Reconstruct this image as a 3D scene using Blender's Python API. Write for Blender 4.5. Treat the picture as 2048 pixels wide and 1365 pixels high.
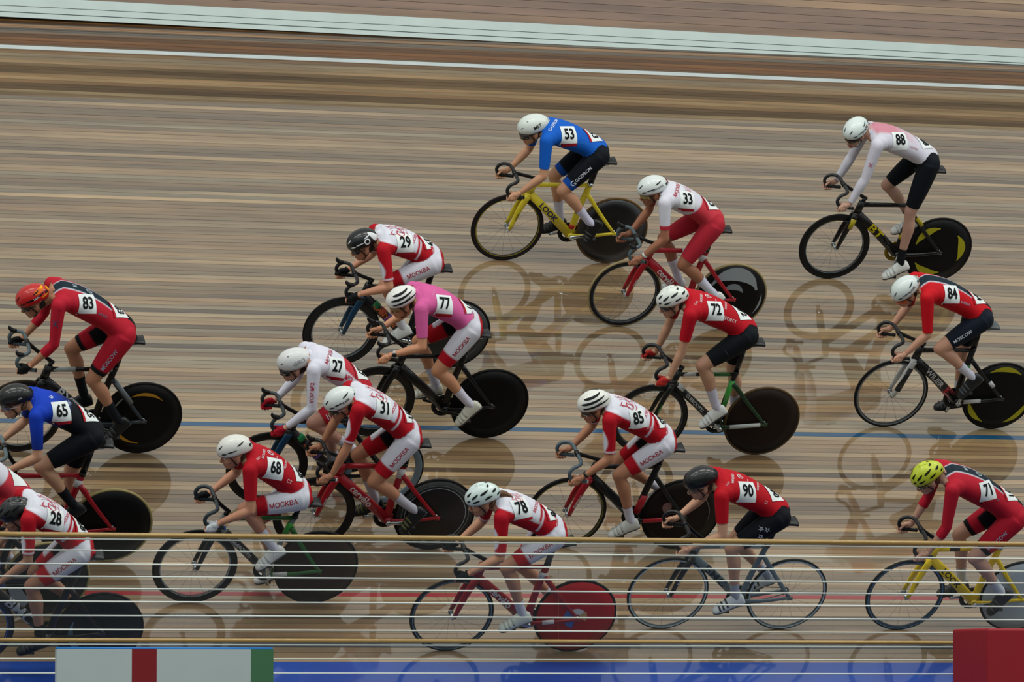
import bpy, bmesh, math, random
import numpy as np
from mathutils import Matrix, Vector
from mathutils.bvhtree import BVHTree

for o in list(bpy.data.objects):
    bpy.data.objects.remove(o, do_unlink=True)
SC = bpy.context.scene
COL = SC.collection
rng = random.Random(7)

# ------------------------------------------------------------------ place frame
# track plane: X along the track (to the right), Y up the banking from the inner edge, N = normal.
BANK = math.radians(36.27)
CB, SB = math.cos(BANK), math.sin(BANK)
def tw(x, y, n=0.0):                      # track coordinates -> world
    return Vector((x, y*CB - n*SB, y*SB + n*CB))
TRACK_M = Matrix(((1, 0, 0, 0), (0, CB, -SB, 0), (0, SB, CB, 0), (0, 0, 0, 1)))
FPX, YAW, EL, ROLL, DIST, Y0 = 9137.0, math.radians(19.59), math.radians(30.27), math.radians(11.48), 39.70, 4.743
INFIELD_Z = -0.65

# ------------------------------------------------------------------ camera
_d = Vector((math.sin(YAW)*math.cos(EL), math.cos(YAW)*math.cos(EL), -math.sin(EL)))
_r = _d.cross(Vector((0, 0, 1))).normalized(); _u = _r.cross(_d)
_r, _u = _r*math.cos(ROLL) + _u*math.sin(ROLL), _u*math.cos(ROLL) - _r*math.sin(ROLL)
_c = -DIST*_d + Vector((0, Y0, 0))
T3 = TRACK_M.to_3x3()
CAM, CR, CU, CD = T3 @ _c, T3 @ _r, T3 @ _u, T3 @ _d
cam = bpy.data.cameras.new('camera'); camo = bpy.data.objects.new('camera', cam); COL.objects.link(camo)
cam.sensor_width = 36; cam.lens = FPX/2048*36; cam.clip_end = 400
camo.matrix_world = Matrix((( CR.x, CU.x, -CD.x, CAM.x), (CR.y, CU.y, -CD.y, CAM.y), (CR.z, CU.z, -CD.z, CAM.z), (0, 0, 0, 1)))
SC.camera = camo
def ray(px, py):
    return (CD + CR*((px-1024)/FPX) - CU*((py-682.5)/FPX))
def px_on_y(px, py, y):                   # pixel -> point on the vertical plane world y = const
    q = ray(px, py); return CAM + q*((y-CAM.y)/q.y)
def px_on_track(px, py):
    q = ray(px, py); n = Vector((0, -SB, CB)); p = CAM - q*(CAM.dot(n)/q.dot(n))
    return p.x, p.y*CB + p.z*SB

# ------------------------------------------------------------------ light
W = bpy.data.worlds.new('arena'); SC.world = W; W.use_nodes = True
wb_ = W.node_tree.nodes['Background']; wb_.inputs[0].default_value = (.86, .90, .86, 1); wb_.inputs[1].default_value = .50
def lamp(name, loc, sx, sy, power, col, target):
    l = bpy.data.lights.new(name, 'AREA'); l.shape = 'RECTANGLE'; l.size = sx; l.size_y = sy; l.energy = power; l.color = col
    o = bpy.data.objects.new(name, l); COL.objects.link(o); o.location = loc
    o.rotation_euler = (Vector(target)-Vector(loc)).to_track_quat('-Z', 'Y').to_euler(); return o
for x in (-16, -8, 0, 8, 16):          # two equal rows of hall lamps under the arena roof, high above the frame
    lamp('arena_ceiling_lamp_offscreen', (x, -4.5, 15), 6, .8, 330, (1, .97, .9), (x*.8, 3, 2))
    lamp('arena_ceiling_lamp_offscreen', (x, -14, 15), 6, .8, 230, (.93, .98, 1), (x*.8, 2, 1))
SC.view_settings.view_transform = 'Standard'; SC.view_settings.look = 'None'
SC.view_settings.exposure = 0.52; SC.view_settings.gamma = 1.0; SC.view_settings.use_curve_mapping = False

# ------------------------------------------------------------------ helpers
def lin(h):
    h = h.lstrip('#'); c = [int(h[i:i+2], 16)/255 for i in (0, 2, 4)]
    return tuple(x/12.92 if x <= .04045 else ((x+.055)/1.055)**2.4 for x in c)
def L4(h): return (*lin(h), 1.0)
MATS = {}
def mat(color, rough=.5, metal=0.0, coat=0.0, bump=0.0, scale=60, vary=.08, coat_rough=.05, spec=.35):
    key = (color, rough, metal, coat, bump, scale, vary, spec)
    if key in MATS: return MATS[key]
    m = bpy.data.materials.new('surface_' + color.lstrip('#')); m.use_nodes = True
    nt = m.node_tree; b = nt.nodes['Principled BSDF']
    tc = nt.nodes.new('ShaderNodeTexCoord'); nz = nt.nodes.new('ShaderNodeTexNoise'); nz.inputs['Scale'].default_value = scale
    nt.links.new(tc.outputs['Object'], nz.inputs['Vector'])
    if color == 'attr':
        at = nt.nodes.new('ShaderNodeAttribute'); at.attribute_name = 'Col'; src = at.outputs['Color']
    else:
        rg = nt.nodes.new('ShaderNodeRGB'); rg.outputs[0].default_value = L4(color); src = rg.outputs[0]
    mx = nt.nodes.new('ShaderNodeMix'); mx.data_type = 'RGBA'; mx.blend_type = 'MULTIPLY'; mx.inputs[0].default_value = vary
    nt.links.new(src, mx.inputs[6]); nt.links.new(nz.outputs['Fac'], mx.inputs[7]); nt.links.new(mx.outputs[2], b.inputs['Base Color'])
    b.inputs['Roughness'].default_value = rough; b.inputs['Metallic'].default_value = metal; b.inputs['Specular IOR Level'].default_value = spec
    b.inputs['Coat Weight'].default_value = coat; b.inputs['Coat Roughness'].default_value = coat_rough
    if bump:
        bp = nt.nodes.new('ShaderNodeBump'); bp.inputs['Strength'].default_value = bump; bp.inputs['Distance'].default_value = .003
        nt.links.new(nz.outputs['Fac'], bp.inputs['Height']); nt.links.new(bp.outputs[0], b.inputs['Normal'])
    MATS[key] = m; return m
FABRIC = mat('attr', .7, bump=.4, scale=16, vary=.14, spec=.12)
SKIN = mat('attr', .5, bump=.1, scale=80, vary=.1, spec=.3)
def paintm(c): return mat(c, .4, coat=.3, spec=.25)
def plastic(c, r=.45): return mat(c, r, vary=.05)
def printm(c): return mat(c, .7, vary=.03, spec=.1)
CHROME = mat('#b9c0c4', .22, 1.0); CARBON = mat('#0a0b0d', .4, coat=.2, spec=.2)

def link(name, me, m=None, parent=None, kind=None):
    o = bpy.data.objects.new(name, me); COL.objects.link(o)
    if m is not None and me is not None: me.materials.append(m)
    if parent: o.parent = parent
    if kind: o['kind'] = kind
    return o
def tag(o, label, cat, group=None):
    o['label'] = label; o['category'] = cat
    if group: o['group'] = group
    return o
class MB:
    def __init__(s): s.V = []; s.F = []; s.n = 0
    def add(s, V, F):
        V = np.asarray(V, float).reshape(-1, 3); s.V.append(V); s.F += [tuple(i+s.n for i in f) for f in F]; s.n += len(V); return s
    def verts(s): return np.concatenate(s.V)
    def mesh(s, name='mesh', smooth=True):
        me = bpy.data.meshes.new(name); me.from_pydata(s.verts().tolist(), [], s.F)
        me.validate()
        if smooth: me.polygons.foreach_set('use_smooth', [True]*len(me.polygons))
        me.update(); return me
    def build(s, name, m, parent=None, smooth=True, kind=None):
        return link(name, s.mesh(name, smooth), m, parent, kind)
    def box(s, c, h, M=None):
        P = np.array([[x, y, z] for x in (-1, 1) for y in (-1, 1) for z in (-1, 1)])*np.array(h)
        if M is not None: P = P @ np.array(M).T
        return s.add(P+np.array(c), [(0, 1, 3, 2), (4, 6, 7, 5), (0, 4, 5, 1), (2, 3, 7, 6), (0, 2, 6, 4), (1, 5, 7, 3)])
    def rings(s, R, closed=False, caps=True):
        R = np.asarray(R, float); n, m = R.shape[:2]; F = []
        for i in range(n if closed else n-1):
            a = i*m; b = ((i+1) % n)*m
            F += [(a+j, a+(j+1) % m, b+(j+1) % m, b+j) for j in range(m)]
        V = R.reshape(-1, 3)
        if caps and not closed:
            V = np.vstack([V, R[0].mean(0), R[-1].mean(0)]); c0 = n*m; c1 = c0+1; e = (n-1)*m
            F += [(j, c0, (j+1) % m) for j in range(m)]; F += [(e+j, e+(j+1) % m, c1) for j in range(m)]
            F = [f for f in F]
        return s.add(V, F)
    def tube(s, P, ra, rb=None, m=12, hint=(0, 1, 0), closed=False, n=None):
        P = np.asarray(P, float); ra = np.broadcast_to(np.asarray(ra, float), (len(P),)); rb = ra if rb is None else np.broadcast_to(np.asarray(rb, float), (len(P),))
        if n: P, ra, rb = spline(P, n), spline(ra[:, None], n)[:, 0], spline(rb[:, None], n)[:, 0]
        if closed: T = np.roll(P, -1, 0)-np.roll(P, 1, 0)
        else: T = np.gradient(P, axis=0)
        T /= np.linalg.norm(T, axis=1)[:, None]
        hint = np.broadcast_to(np.asarray(hint, float), P.shape)
        B = hint-(hint*T).sum(1)[:, None]*T; B /= np.maximum(np.linalg.norm(B, axis=1), 1e-6)[:, None]
        A = np.cross(B, T)
        th = np.linspace(0, 2*np.pi, m, endpoint=False)
        R = P[:, None]+B[:, None]*(ra[:, None]*np.cos(th))[..., None]+A[:, None]*(rb[:, None]*np.sin(th))[..., None]
        return s.rings(R, closed)
    def ell(s, c, r, M=None, nu=20, nv=12):
        th = np.linspace(0, 2*np.pi, nu, endpoint=False); V = []
        for k in range(1, nv):
            a = math.pi*k/nv-math.pi/2
            V.append(np.stack([np.cos(a)*np.cos(th), np.cos(a)*np.sin(th), np.full(nu, math.sin(a))], 1))
        V = np.array(V)*np.array(r)
        if M is not None: V = V @ np.array(M).T
        top = np.array([0, 0, r[2]]); top = top if M is None else np.array(M) @ top
        V = V+np.array(c); n, m = V.shape[:2]; F = []
        for i in range(n-1): F += [(i*m+j, i*m+(j+1) % m, (i+1)*m+(j+1) % m, (i+1)*m+j) for j in range(m)]
        VV = np.vstack([V.reshape(-1, 3), np.array(c)-top, np.array(c)+top]); b = n*m
        F += [(b, (j+1) % m, j) for j in range(m)]; e = (n-1)*m; F += [(e+j, e+(j+1) % m, b+1) for j in range(m)]
        return s.add(VV, F)
    def cyl(s, a, b, r0, r1=None, m=16):
        a = np.array(a, float); b = np.array(b, float); t = b-a; h = (0, 0, 1) if abs(t[2]) < .9*np.linalg.norm(t) else (1, 0, 0)
        return s.tube([a, b], [r0, r0 if r1 is None else r1], m=m, hint=h)
def spline(P, n):
    P = np.asarray(P, float); k = len(P)
    Q = np.vstack([2*P[0]-P[1], P, 2*P[-1]-P[-2]]); out = []
    for u in np.linspace(0, k-1, n):
        i = min(int(u), k-2); t = u-i; a, b, c, d = Q[i], Q[i+1], Q[i+2], Q[i+3]
        out.append(.5*(2*b+(c-a)*t+(2*a-5*b+4*c-d)*t*t+(3*b-a-3*c+d)*t**3))
    return np.array(out)
def nrm(v): v = np.asarray(v, float); return v/np.linalg.norm(v)

def remesh(mb, voxel, iters):
    me = mb.mesh('tmp'); o = bpy.data.objects.new('tmp', me); COL.objects.link(o)
    r = o.modifiers.new('r', 'REMESH'); r.mode = 'VOXEL'; r.voxel_size = voxel
    s = o.modifiers.new('s', 'SMOOTH'); s.factor = .5; s.iterations = iters
    dg = bpy.context.evaluated_depsgraph_get(); ev = o.evaluated_get(dg); em = ev.to_mesh()
    V = np.empty(len(em.vertices)*3); em.vertices.foreach_get('co', V)
    F = np.empty(len(em.loops), int); em.loops.foreach_get('vertex_index', F)
    V = V.reshape(-1, 3).copy(); F = F.reshape(-1, 4).copy()
    ev.to_mesh_clear(); bpy.data.objects.remove(o, do_unlink=True); bpy.data.meshes.remove(me)
    return V, F
TXT = {}
def text2d(string, bold=.0, sub=False):
    key = (string, bold)
    if key in TXT: return TXT[key]
    cu = bpy.data.curves.new('txt', 'FONT'); cu.body = string; cu.size = 1; cu.align_x = 'CENTER'; cu.align_y = 'CENTER'; cu.offset = bold; cu.resolution_u = 3
    o = bpy.data.objects.new('txt', cu); COL.objects.link(o)
    dg = bpy.context.evaluated_depsgraph_get(); ev = o.evaluated_get(dg); em = ev.to_mesh()
    V = np.array([v.co[:2] for v in em.vertices]); F = [tuple(p.vertices) for p in em.polygons]
    ev.to_mesh_clear(); bpy.data.objects.remove(o, do_unlink=True); bpy.data.curves.remove(cu)
    h = V[:, 1].max()-V[:, 1].min(); c = (V.max(0)+V.min(0))/2
    bm = bmesh.new(); vs = [bm.verts.new((x, y, 0)) for x, y in V]
    for f in F:
        try: bm.faces.new([vs[i] for i in f])
        except ValueError: pass
    for _ in range(3):
        bmesh.ops.triangulate(bm, faces=bm.faces[:])
        es = [e_ for e_ in bm.edges if e_.calc_length() > .16*h]
        if not es: break
        bmesh.ops.subdivide_edges(bm, edges=es, cuts=1)
    bmesh.ops.triangulate(bm, faces=bm.faces[:])
    bm.verts.index_update(); V = np.array([v.co[:2] for v in bm.verts]); F = [tuple(v.index for v in f.verts) for f in bm.faces]; bm.free()
    V = (V-c)/h
    TXT[key] = (V, F); return TXT[key]
def project(bvh, V2, F, O, ex, ey, n, eps, flat=None):
    O, ex, ey, n = [np.asarray(a, float) for a in (O, ex, ey, n)]; out = []; ok = []
    last = None
    for a, b in V2:
        q = O+a*ex+b*ey
        hit = bvh.ray_cast(Vector(q+n*.3), Vector(-n), .5)
        if hit[0] is None: hit = bvh.find_nearest(Vector(q), .12)
        if hit[0] is None: out.append(q); ok.append(False)
        else:
            nn = np.array(hit[1]); nn = nn if nn @ n > 0 else -nn
            out.append(np.array(hit[0])+nn*eps*.5+n*eps*.5); ok.append(True)
    F = [f for f in F if all(ok[i] for i in f)]
    return np.array(out), F
def decal(name, bvh, V2, F, O, ex, ey, n, eps, m, parent):
    V, F = project(bvh, V2, F, O, ex, ey, n, eps)
    if not F: return None
    return MB().add(V, F).build(name, m, parent)
def text_decal(name, bvh, string, O, ex, ey, n, h, m, parent, bold=.012, wide=1.0, eps=.003, slant=0.0):
    V, F = text2d(string, bold)
    V = V*np.array([wide, 1])*h; V = V+np.stack([V[:, 1]*slant, 0*V[:, 1]], 1)
    return decal(name, bvh, V, F, O, ex, ey, n, eps, m, parent)
def grid2d(w, h, nx, ny):
    V = np.array([[(i/nx-.5)*w, (j/ny-.5)*h] for j in range(ny+1) for i in range(nx+1)])
    return V, [(j*(nx+1)+i, j*(nx+1)+i+1, (j+1)*(nx+1)+i+1, (j+1)*(nx+1)+i) for j in range(ny) for i in range(nx)]
def strokes2d(lines, w):
    V = []; F = []
    for P in lines:
        P = spline(np.array(P, float), max(4, 4*len(P))); T = np.gradient(P, axis=0); T /= np.linalg.norm(T, axis=1)[:, None]+1e-9
        N = np.stack([-T[:, 1], T[:, 0]], 1); k = len(V); ww = w*np.sin(np.linspace(.35, math.pi-.35, len(P)))[:, None]
        for a, b in zip(P+N*ww, P-N*ww): V += [a, b]
        F += [(k+2*i, k+2*i+1, k+2*i+3, k+2*i+2) for i in range(len(P)-1)]
    return np.array(V), F
CREST = [[(-.5, .1), (-.35, .35), (-.1, .3), (.1, .38)], [(-.45, -.05), (-.2, .12), (.1, .1), (.4, .2), (.5, .05)], [(-.3, -.1), (-.38, -.35), (-.25, -.5)],
         [(-.05, -.05), (-.1, -.3), (.05, -.5)], [(.25, 0), (.3, -.28), (.18, -.48)], [(.42, .0), (.5, -.25), (.4, -.45)], [(-.1, .3), (0, .1), (.15, -.1), (.3, -.4)],
         [(.05, .42), (.15, .5), (.22, .38), (.1, .32)], [(.25, .25), (.45, .4), (.6, .3)], [(-.6, .3), (-.45, .2), (-.2, .2)], [(-.15, -.15), (.1, -.2), (.35, -.12)], [(-.5, -.45), (-.1, -.4), (.3, -.52)]]
# ------------------------------------------------------------------ the track
def wood_material():
    m = bpy.data.materials.new('track_wood'); m.use_nodes = True; nt = m.node_tree; b = nt.nodes['Principled BSDF']
    oi = nt.nodes.new('ShaderNodeObjectInfo'); tc = nt.nodes.new('ShaderNodeTexCoord')
    mp = nt.nodes.new('ShaderNodeMapping'); mp.inputs['Scale'].default_value = (.55, 9, 9)
    nt.links.new(tc.outputs['Object'], mp.inputs['Vector'])
    ad = nt.nodes.new('ShaderNodeVectorMath'); ad.operation = 'ADD'
    sc = nt.nodes.new('ShaderNodeMath'); sc.operation = 'MULTIPLY'; sc.inputs[1].default_value = 60
    nt.links.new(oi.outputs['Random'], sc.inputs[0])
    nt.links.new(mp.outputs[0], ad.inputs[0]); nt.links.new(sc.outputs[0], ad.inputs[1])
    nz = nt.nodes.new('ShaderNodeTexNoise'); nz.inputs['Scale'].default_value = 1.0; nz.inputs['Detail'].default_value = 3; nz.inputs['Roughness'].default_value = .6
    nt.links.new(ad.outputs[0], nz.inputs['Vector'])
    rp = nt.nodes.new('ShaderNodeValToRGB'); e = rp.color_ramp.elements
    e[0].position = .3; e[0].color = (.36, .34, .34, 1); e[1].position = .72; e[1].color = (1.15, 1.12, 1.06, 1)
    nt.links.new(nz.outputs['Fac'], rp.inputs[0])
    mx = nt.nodes.new('ShaderNodeMix'); mx.data_type = 'RGBA'; mx.blend_type = 'MULTIPLY'; mx.inputs[0].default_value = .8
    nt.links.new(oi.outputs['Color'], mx.inputs[6]); nt.links.new(rp.outputs[0], mx.inputs[7]); nt.links.new(mx.outputs[2], b.inputs['Base Color'])
    b.inputs['Roughness'].default_value = .5; b.inputs['Coat Weight'].default_value = 1.0; b.inputs['Coat Roughness'].default_value = .035; b.inputs['Coat IOR'].default_value = 1.85; b.inputs['Specular IOR Level'].default_value = .3
    return m
WOOD = wood_material()
X0, X1, XM = -11.0, 13.0, 1.0
TRACK_W, PW = 10.36, .0635
bed = MB().box((XM, TRACK_W/2, -.03), ((X1-X0)/2, TRACK_W/2, .02)).build('floor', mat('#1c150f', .8), smooth=False, kind='structure')
bed.matrix_world = TRACK_M
bed['label'] = 'banked wooden velodrome track of narrow lengthwise planks'
plank_me = MB().box((0, 0, -.005), ((X1-X0)/2, PW/2-.0016, .005)).mesh('plank', False); plank_me.materials.append(WOOD)
PAL = ['#ad906a', '#a28560', '#b79c75', '#8f7353', '#826d50', '#988a70', '#6f5b42', '#ac9774', '#907a5c', '#5c4b38']
n_rows = int(TRACK_W/PW)
for i in range(n_rows):
    o = link('plank', plank_me, None, bed); o.location = (XM, (i+.5)*PW, rng.uniform(-.0006, .0006))
    c = Vector(lin(rng.choice(PAL)))*rng.uniform(.56, .74)
    y = (i+.5)*PW
    if y > 9.82: c = Vector((c.x*1.0, c.y*.66, c.z*.36))*.8
    o.color = (*c, 1)
def stripe(name, y, w, m, label, n=.0012):
    o = MB().box((XM, y, n/2), ((X1-X0)/2, w/2, n/2+.0004)).build(name, m, smooth=False, kind='structure'); o.matrix_world = TRACK_M; o['label'] = label; return o
def line_paint(c): return mat(c, .45, coat=1.0, coat_rough=.06, vary=.35, scale=3)
stripe('trim_1', .22, .06, line_paint('#2b3034'), 'black measurement line along the bottom of the track')
stripe('trim_2', .90, .05, line_paint('#8e1f27'), 'red sprinters line painted along the track')
stripe('trim_3', 3.33, .058, line_paint('#06486e'), 'blue stayers line painted along the track')
stripe('trim_4', 9.765, .07, line_paint('#c3d0d2'), 'thin white line near the top of the banking')
blue = MB().box((XM, -.55, -.01), ((X1-X0)/2, .55, .011)).build('trim_5', mat('#003c96', .4, coat=1.0, coat_rough=.06, vary=.3, scale=2), smooth=False, kind='structure')
blue.matrix_world = TRACK_M; blue['label'] = 'bright blue band below the wooden track'
# white kick band and the boarded outer barrier above the track
TOP = tw(0, 10.25); TILT = math.radians(.42)
kick = MB().box((XM, 0, .0), ((X1-X0)/2, .012, .098)).build('trim_6', mat('#bcccc9', .5, vary=.2, scale=4), smooth=False, kind='structure')
kick['label'] = 'broad white band at the foot of the boarded outer barrier'
kick.location = (0, TOP.y+.03, TOP.z+.128); kick.rotation_euler = (0, TILT, 0)
for k, (dz, h) in enumerate(((-.05, .003), (.01, .002))):
    g = MB().box((XM, -.0125, dz), ((X1-X0)/2, .002, h)).build('seam', plastic('#2c3a3a'), kick, smooth=False)
wall = MB().box((XM, .03, .6), ((X1-X0)/2, .015, .9)).build('wall_outer', mat('#241a14', .8), smooth=False, kind='structure')
wall['label'] = 'outer barrier of horizontal brown boards above the track'
wall.location = (0, TOP.y+.05, TOP.z+.24); wall.rotation_euler = (0, TILT, 0)
bh = .075
bd_me = MB().box((0, 0, 0), ((X1-X0)/2, .009, bh/2-.0015)).mesh('board', False); bd_me.materials.append(WOOD)
for i in range(10):
    o = link('board', bd_me, None, wall); o.location = (XM, .005+rng.uniform(-.002, .002), -.01+bh/2+i*bh)
    o.color = (*(Vector(lin(rng.choice(['#8f7358', '#86684f', '#9a7f60', '#6f5547', '#7d6150'])))*rng.uniform(.9, 1.1)), 1)
# infield floor
inf = MB().box((XM, -22, INFIELD_Z-.05), (30, 22-.887, .05)).build('floor_infield', mat('#3a3f44', .6), smooth=False, kind='structure')
inf['label'] = 'dark flat infield floor inside the track'

# ------------------------------------------------------------------ bicycles
WR = .336
def ring_profile(mb, c, prof, m=72, closed=True):     # prof: list of (radius, y) revolved round the wheel axis
    th = np.linspace(0, 2*np.pi, m, endpoint=False); P = np.array(prof)
    R = np.stack([np.stack([c[0]+P[:, 0]*math.cos(t), c[1]+P[:, 1], c[2]+P[:, 0]*math.sin(t)], 1) for t in th])
    n, k = R.shape[:2]; F = []
    for i in range(n):
        a = i*k; b = ((i+1) % n)*k
        F += [(a+j, b+j, b+(j+1) % k, a+(j+1) % k) for j in range(k if closed else k-1)]
    return mb.add(R.reshape(-1, 3), F)
def arc_decal(c, r0, r1, a0, a1, y, m=24, taper=False):
    V = []; F = []
    for i in range(m+1):
        t = i/m; a = math.radians(a0+(a1-a0)*t); w = math.sin(math.pi*min(max(t, .06), .94)) if taper else 1
        rm = (r0+r1)/2; h = (r1-r0)/2*w
        for r in (rm-h, rm+h):
            yy = y*(.0285+(.0115-.0285)*(r-.03)/.29+.002)/1.0
            V.append((c[0]+r*math.cos(a), c[1]+yy, c[2]+r*math.sin(a)))
    F = [(2*i, 2*i+1, 2*i+3, 2*i+2) for i in range(m)]
    return V, F
def brushed(c):                           # radially brushed disc: its streaks of light come from the lamps
    key = ('brushed', c)
    if key not in MATS:
        m = mat(c, .42, spec=.5, vary=.081); nt = m.node_tree; b = nt.nodes['Principled BSDF']; b.inputs['Anisotropic'].default_value = .85
        t = nt.nodes.new('ShaderNodeTangent'); t.direction_type = 'RADIAL'; t.axis = 'Y'; nt.links.new(t.outputs[0], b.inputs['Tangent']); MATS[key] = m
    return MATS[key]
def wheel(name, c, spec, parent):
    tire_c, rim_c, kind, depth, deco = spec
    tr = .0118
    if kind == 'disc':
        prof = [(.012, .029), (.05, .028), (.12, .0235), (.22, .0165), (.316, .0112), (.316, -.0112), (.22, -.0165), (.12, -.0235), (.05, -.028), (.012, -.029)]
        w = ring_profile(MB(), c, prof, 64).build(name, brushed(rim_c) if depth else mat(rim_c, .45, spec=.15), parent)
        w['label'] = 'solid disc wheel'
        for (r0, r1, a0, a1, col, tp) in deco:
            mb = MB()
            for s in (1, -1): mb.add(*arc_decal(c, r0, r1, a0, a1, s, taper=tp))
            mb.build('disc_arc', mat(col, .5), w)
    else:
        ro = .3245; ri = ro-depth
        prof = [(ro, .0105), (ro-.012, .0125), (ri+.01, .0095), (ri, .003), (ri, -.003), (ri+.01, -.0095), (ro-.012, -.0125), (ro, -.0105)]
        w = ring_profile(MB(), c, prof, 64).build(name, mat(rim_c, .4, coat=.15, spec=.2), parent)
        sp = MB()
        for k in range(16):
            a = 2*math.pi*k/16; s = (1 if k % 2 else -1)*.024
            sp.tube([(c[0]+.022*math.cos(a+.5), s, c[2]+.022*math.sin(a+.5)), (c[0]+(ri+.004)*math.cos(a), 0, c[2]+(ri+.004)*math.sin(a))], .0009, m=4, hint=(0, 1, .01))
        sp.build('spokes', plastic('#3a3d40'), w)
        for (off, wd, col) in deco:
            mb = MB()
            for s in (1, -1):
                ring_profile(mb, c, [(ro-off, s*.0128), (ro-off-wd, s*.0122)], 64, closed=False)
            mb.build('rim_stripe', mat(col, .4), w)
    a = np.linspace(0, 2*np.pi, 10, endpoint=False)
    ring_profile(MB(), c, [(WR-tr+tr*math.cos(t), tr*math.sin(t)) for t in a], 72).build('tire', mat(tire_c, .6, spec=.15), w)
    hb = MB().cyl((c[0], -.052, c[2]), (c[0], .052, c[2]), .011); hb.cyl((c[0], .034, c[2]), (c[0], .042, c[2]), .022); hb.cyl((c[0], -.042, c[2]), (c[0], -.034, c[2]), .022)
    hb.cyl((c[0], -.06, c[2]), (c[0], -.05, c[2]), .009); hb.cyl((c[0], .05, c[2]), (c[0], .06, c[2]), .009)
    hb.build('hub', CHROME, w)
    return w
def bvh_of(o):
    me = o.data; return BVHTree.FromPolygons([v.co[:] for v in me.vertices], [tuple(p.vertices) for p in me.polygons])
BBH = .281
SEAT = {'88': .008, '65': .008, '72': .005, '84': .006, '83': .02, '27': .018, '78': .02, '61': .02, '31': .026, '28': .027, '85': .029, '71': .025, '53': .023, '33': .024, '29': .024, '77': .024, '90': .024, '68': .022}   # saddle raised to meet the rider
def bicycle(rd, M):
    root = bpy.data.objects.new('track_bicycle', None); COL.objects.link(root); root.matrix_world = M
    tag(root, rd['bike_label'], 'bicycle', 'track bicycles in the bunch')
    wb = rd['wb']; k = rd.get('tubes', 1.0)
    fc, kc, sc_ = rd['frame'], rd.get('fork', rd['frame']), rd.get('stays', rd['frame'])
    BB = np.array([.386, 0, BBH]); RA = np.array([0, 0, WR]); FA = np.array([wb, 0, WR])
    ha = math.radians(74); HB = np.array([wb-.04-.364/math.tan(ha), 0, .705]); HT = HB+np.array([-math.cos(ha), 0, math.sin(ha)])*.10
    hip = rd['H']; SAD = np.array([hip[0]-.062, 0, hip[1]-.125+SEAT.get(rd['key'], .02)])
    sd = nrm(SAD+np.array([.02, 0, -.03])-BB); ST = BB+sd*(.80-BBH)/sd[2]
    fr = MB()
    fr.tube([HB+[.004, 0, -.015], (HB+BB)/2, BB], [.022*k, .022*k, .024*k], [.040*k, .040*k, .042*k], m=16)
    fr.tube([HT+[0, 0, -.025], ST+[0, 0, -.012]], [.017*k, .014*k], [.024*k, .019*k], m=14)
    fr.tube([HB+[.003, 0, -.02], HT+[-.002, 0, .01]], [.02*k+.003, .02*k+.003], [.036*k, .034*k], m=14)
    fr.tube([BB, BB+sd*.25+[.012, 0, 0], ST+sd*.01], [.018*k, .016*k, .016*k], [.034*k, .030*k, .028*k], m=14, n=8)
    fr.cyl((BB[0], -.042, BB[2]), (BB[0], .042, BB[2]), .026)
    frame = fr.build('frame', paintm(fc), root)
    st = MB()
    for s in (-1, 1):
        st.tube([BB+[-.02, s*.03, 0], [.2, s*.048, .30], RA+[-.005, s*.056, 0]], [.010, .009, .008], [.022, .017, .014], m=10, n=8)
        st.tube([ST-sd*.10+[-.008, s*.012, 0], (ST-sd*.10)*.5+RA*.5+[0, s*.03, 0.0], RA+[-.002, s*.056, .004]], [.009, .008, .007], [.022, .018, .014], m=10, n=8)
        st.box(RA+[-.012, s*.056, -.004], (.022, .004, .016))
    st.build('stays', paintm(sc_), root)
    fk = MB(); fk.ell(HB+[.012, 0, -.03], (.03, .036, .026))
    for s in (-1, 1):
        fk.tube([HB+[.012, s*.024, -.03], (HB+FA)/2+[.006, s*.043, .02], FA+[-.005, s*.056, .006]], [.012, .011, .008], [.033*k, .029*k, .017], m=10, n=8)
    fork = fk.build('fork', paintm(kc), root)
    sp = MB().tube([ST-sd*.02, SAD+[.025, 0, -.04]], [.014*k, .013*k], [.030*k, .024*k], m=12); sp.build('seatpost', CARBON if rd.get('post') is None else paintm(rd['post']), root)
    MB().cyl(ST-sd*.012, ST+sd*.012, .026).build('seat_collar', CHROME if rd.get('collar') else CARBON, root)
    # saddle
    sx = np.linspace(-.13, .15, 12); R = []
    for x in sx:
        t = (x+.13)/.28; wd = .018+.052*(1-t)**1.6; hgt = .018+.008*(1-t)
        th = np.linspace(0, 2*np.pi, 16, endpoint=False)
        R.append(np.stack([np.full(16, SAD[0]+x), wd*np.cos(th), SAD[2]+.01*math.cos(t*5)+hgt*np.sin(th)*(np.where(np.sin(th) > 0, .7, 1.2))], 1))
    sdl = MB().rings(R).build('saddle', plastic(rd.get('saddle', '#14171a'), .4), root)
    ra_ = MB()
    for s in (-1, 1): ra_.tube([SAD+[-.10, s*.018, -.01], SAD+[-.05, s*.016, -.035], SAD+[.06, s*.015, -.035], SAD+[.11, s*.012, -.01]], .0035, m=6, n=8)
    ra_.build('saddle_rails', CHROME, sdl)
    # stem and bar
    Wd = rd['W']; C = np.array([Wd[0]-.05, 0, Wd[1]+.128])
    stem = MB(); top = HT+np.array([-.012, 0, .035])
    stem.tube([HT+[0, 0, -.01], top+[-.004, 0, .012]], .019, m=12); stem.tube([top+[-.02, 0, .0], (top+C)/2+[0, 0, .004], C], [.015, .0145, .017], [.018, .016, .019], m=12, n=8)
    stem.cyl(C+[0, -.028, 0], C+[0, .028, 0], .021); stem.build('stem', CARBON, root)
    hb = MB(); path = [(0, 0, 0), (0, .09, .002), (.008, .15, .0), (.04, .182, -.004), (.08, .193, -.018), (.104, .197, -.055), (.098, .2, -.095), (.062, .2, -.125), (.01, .2, -.132), (-.05, .2, -.136)]
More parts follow.
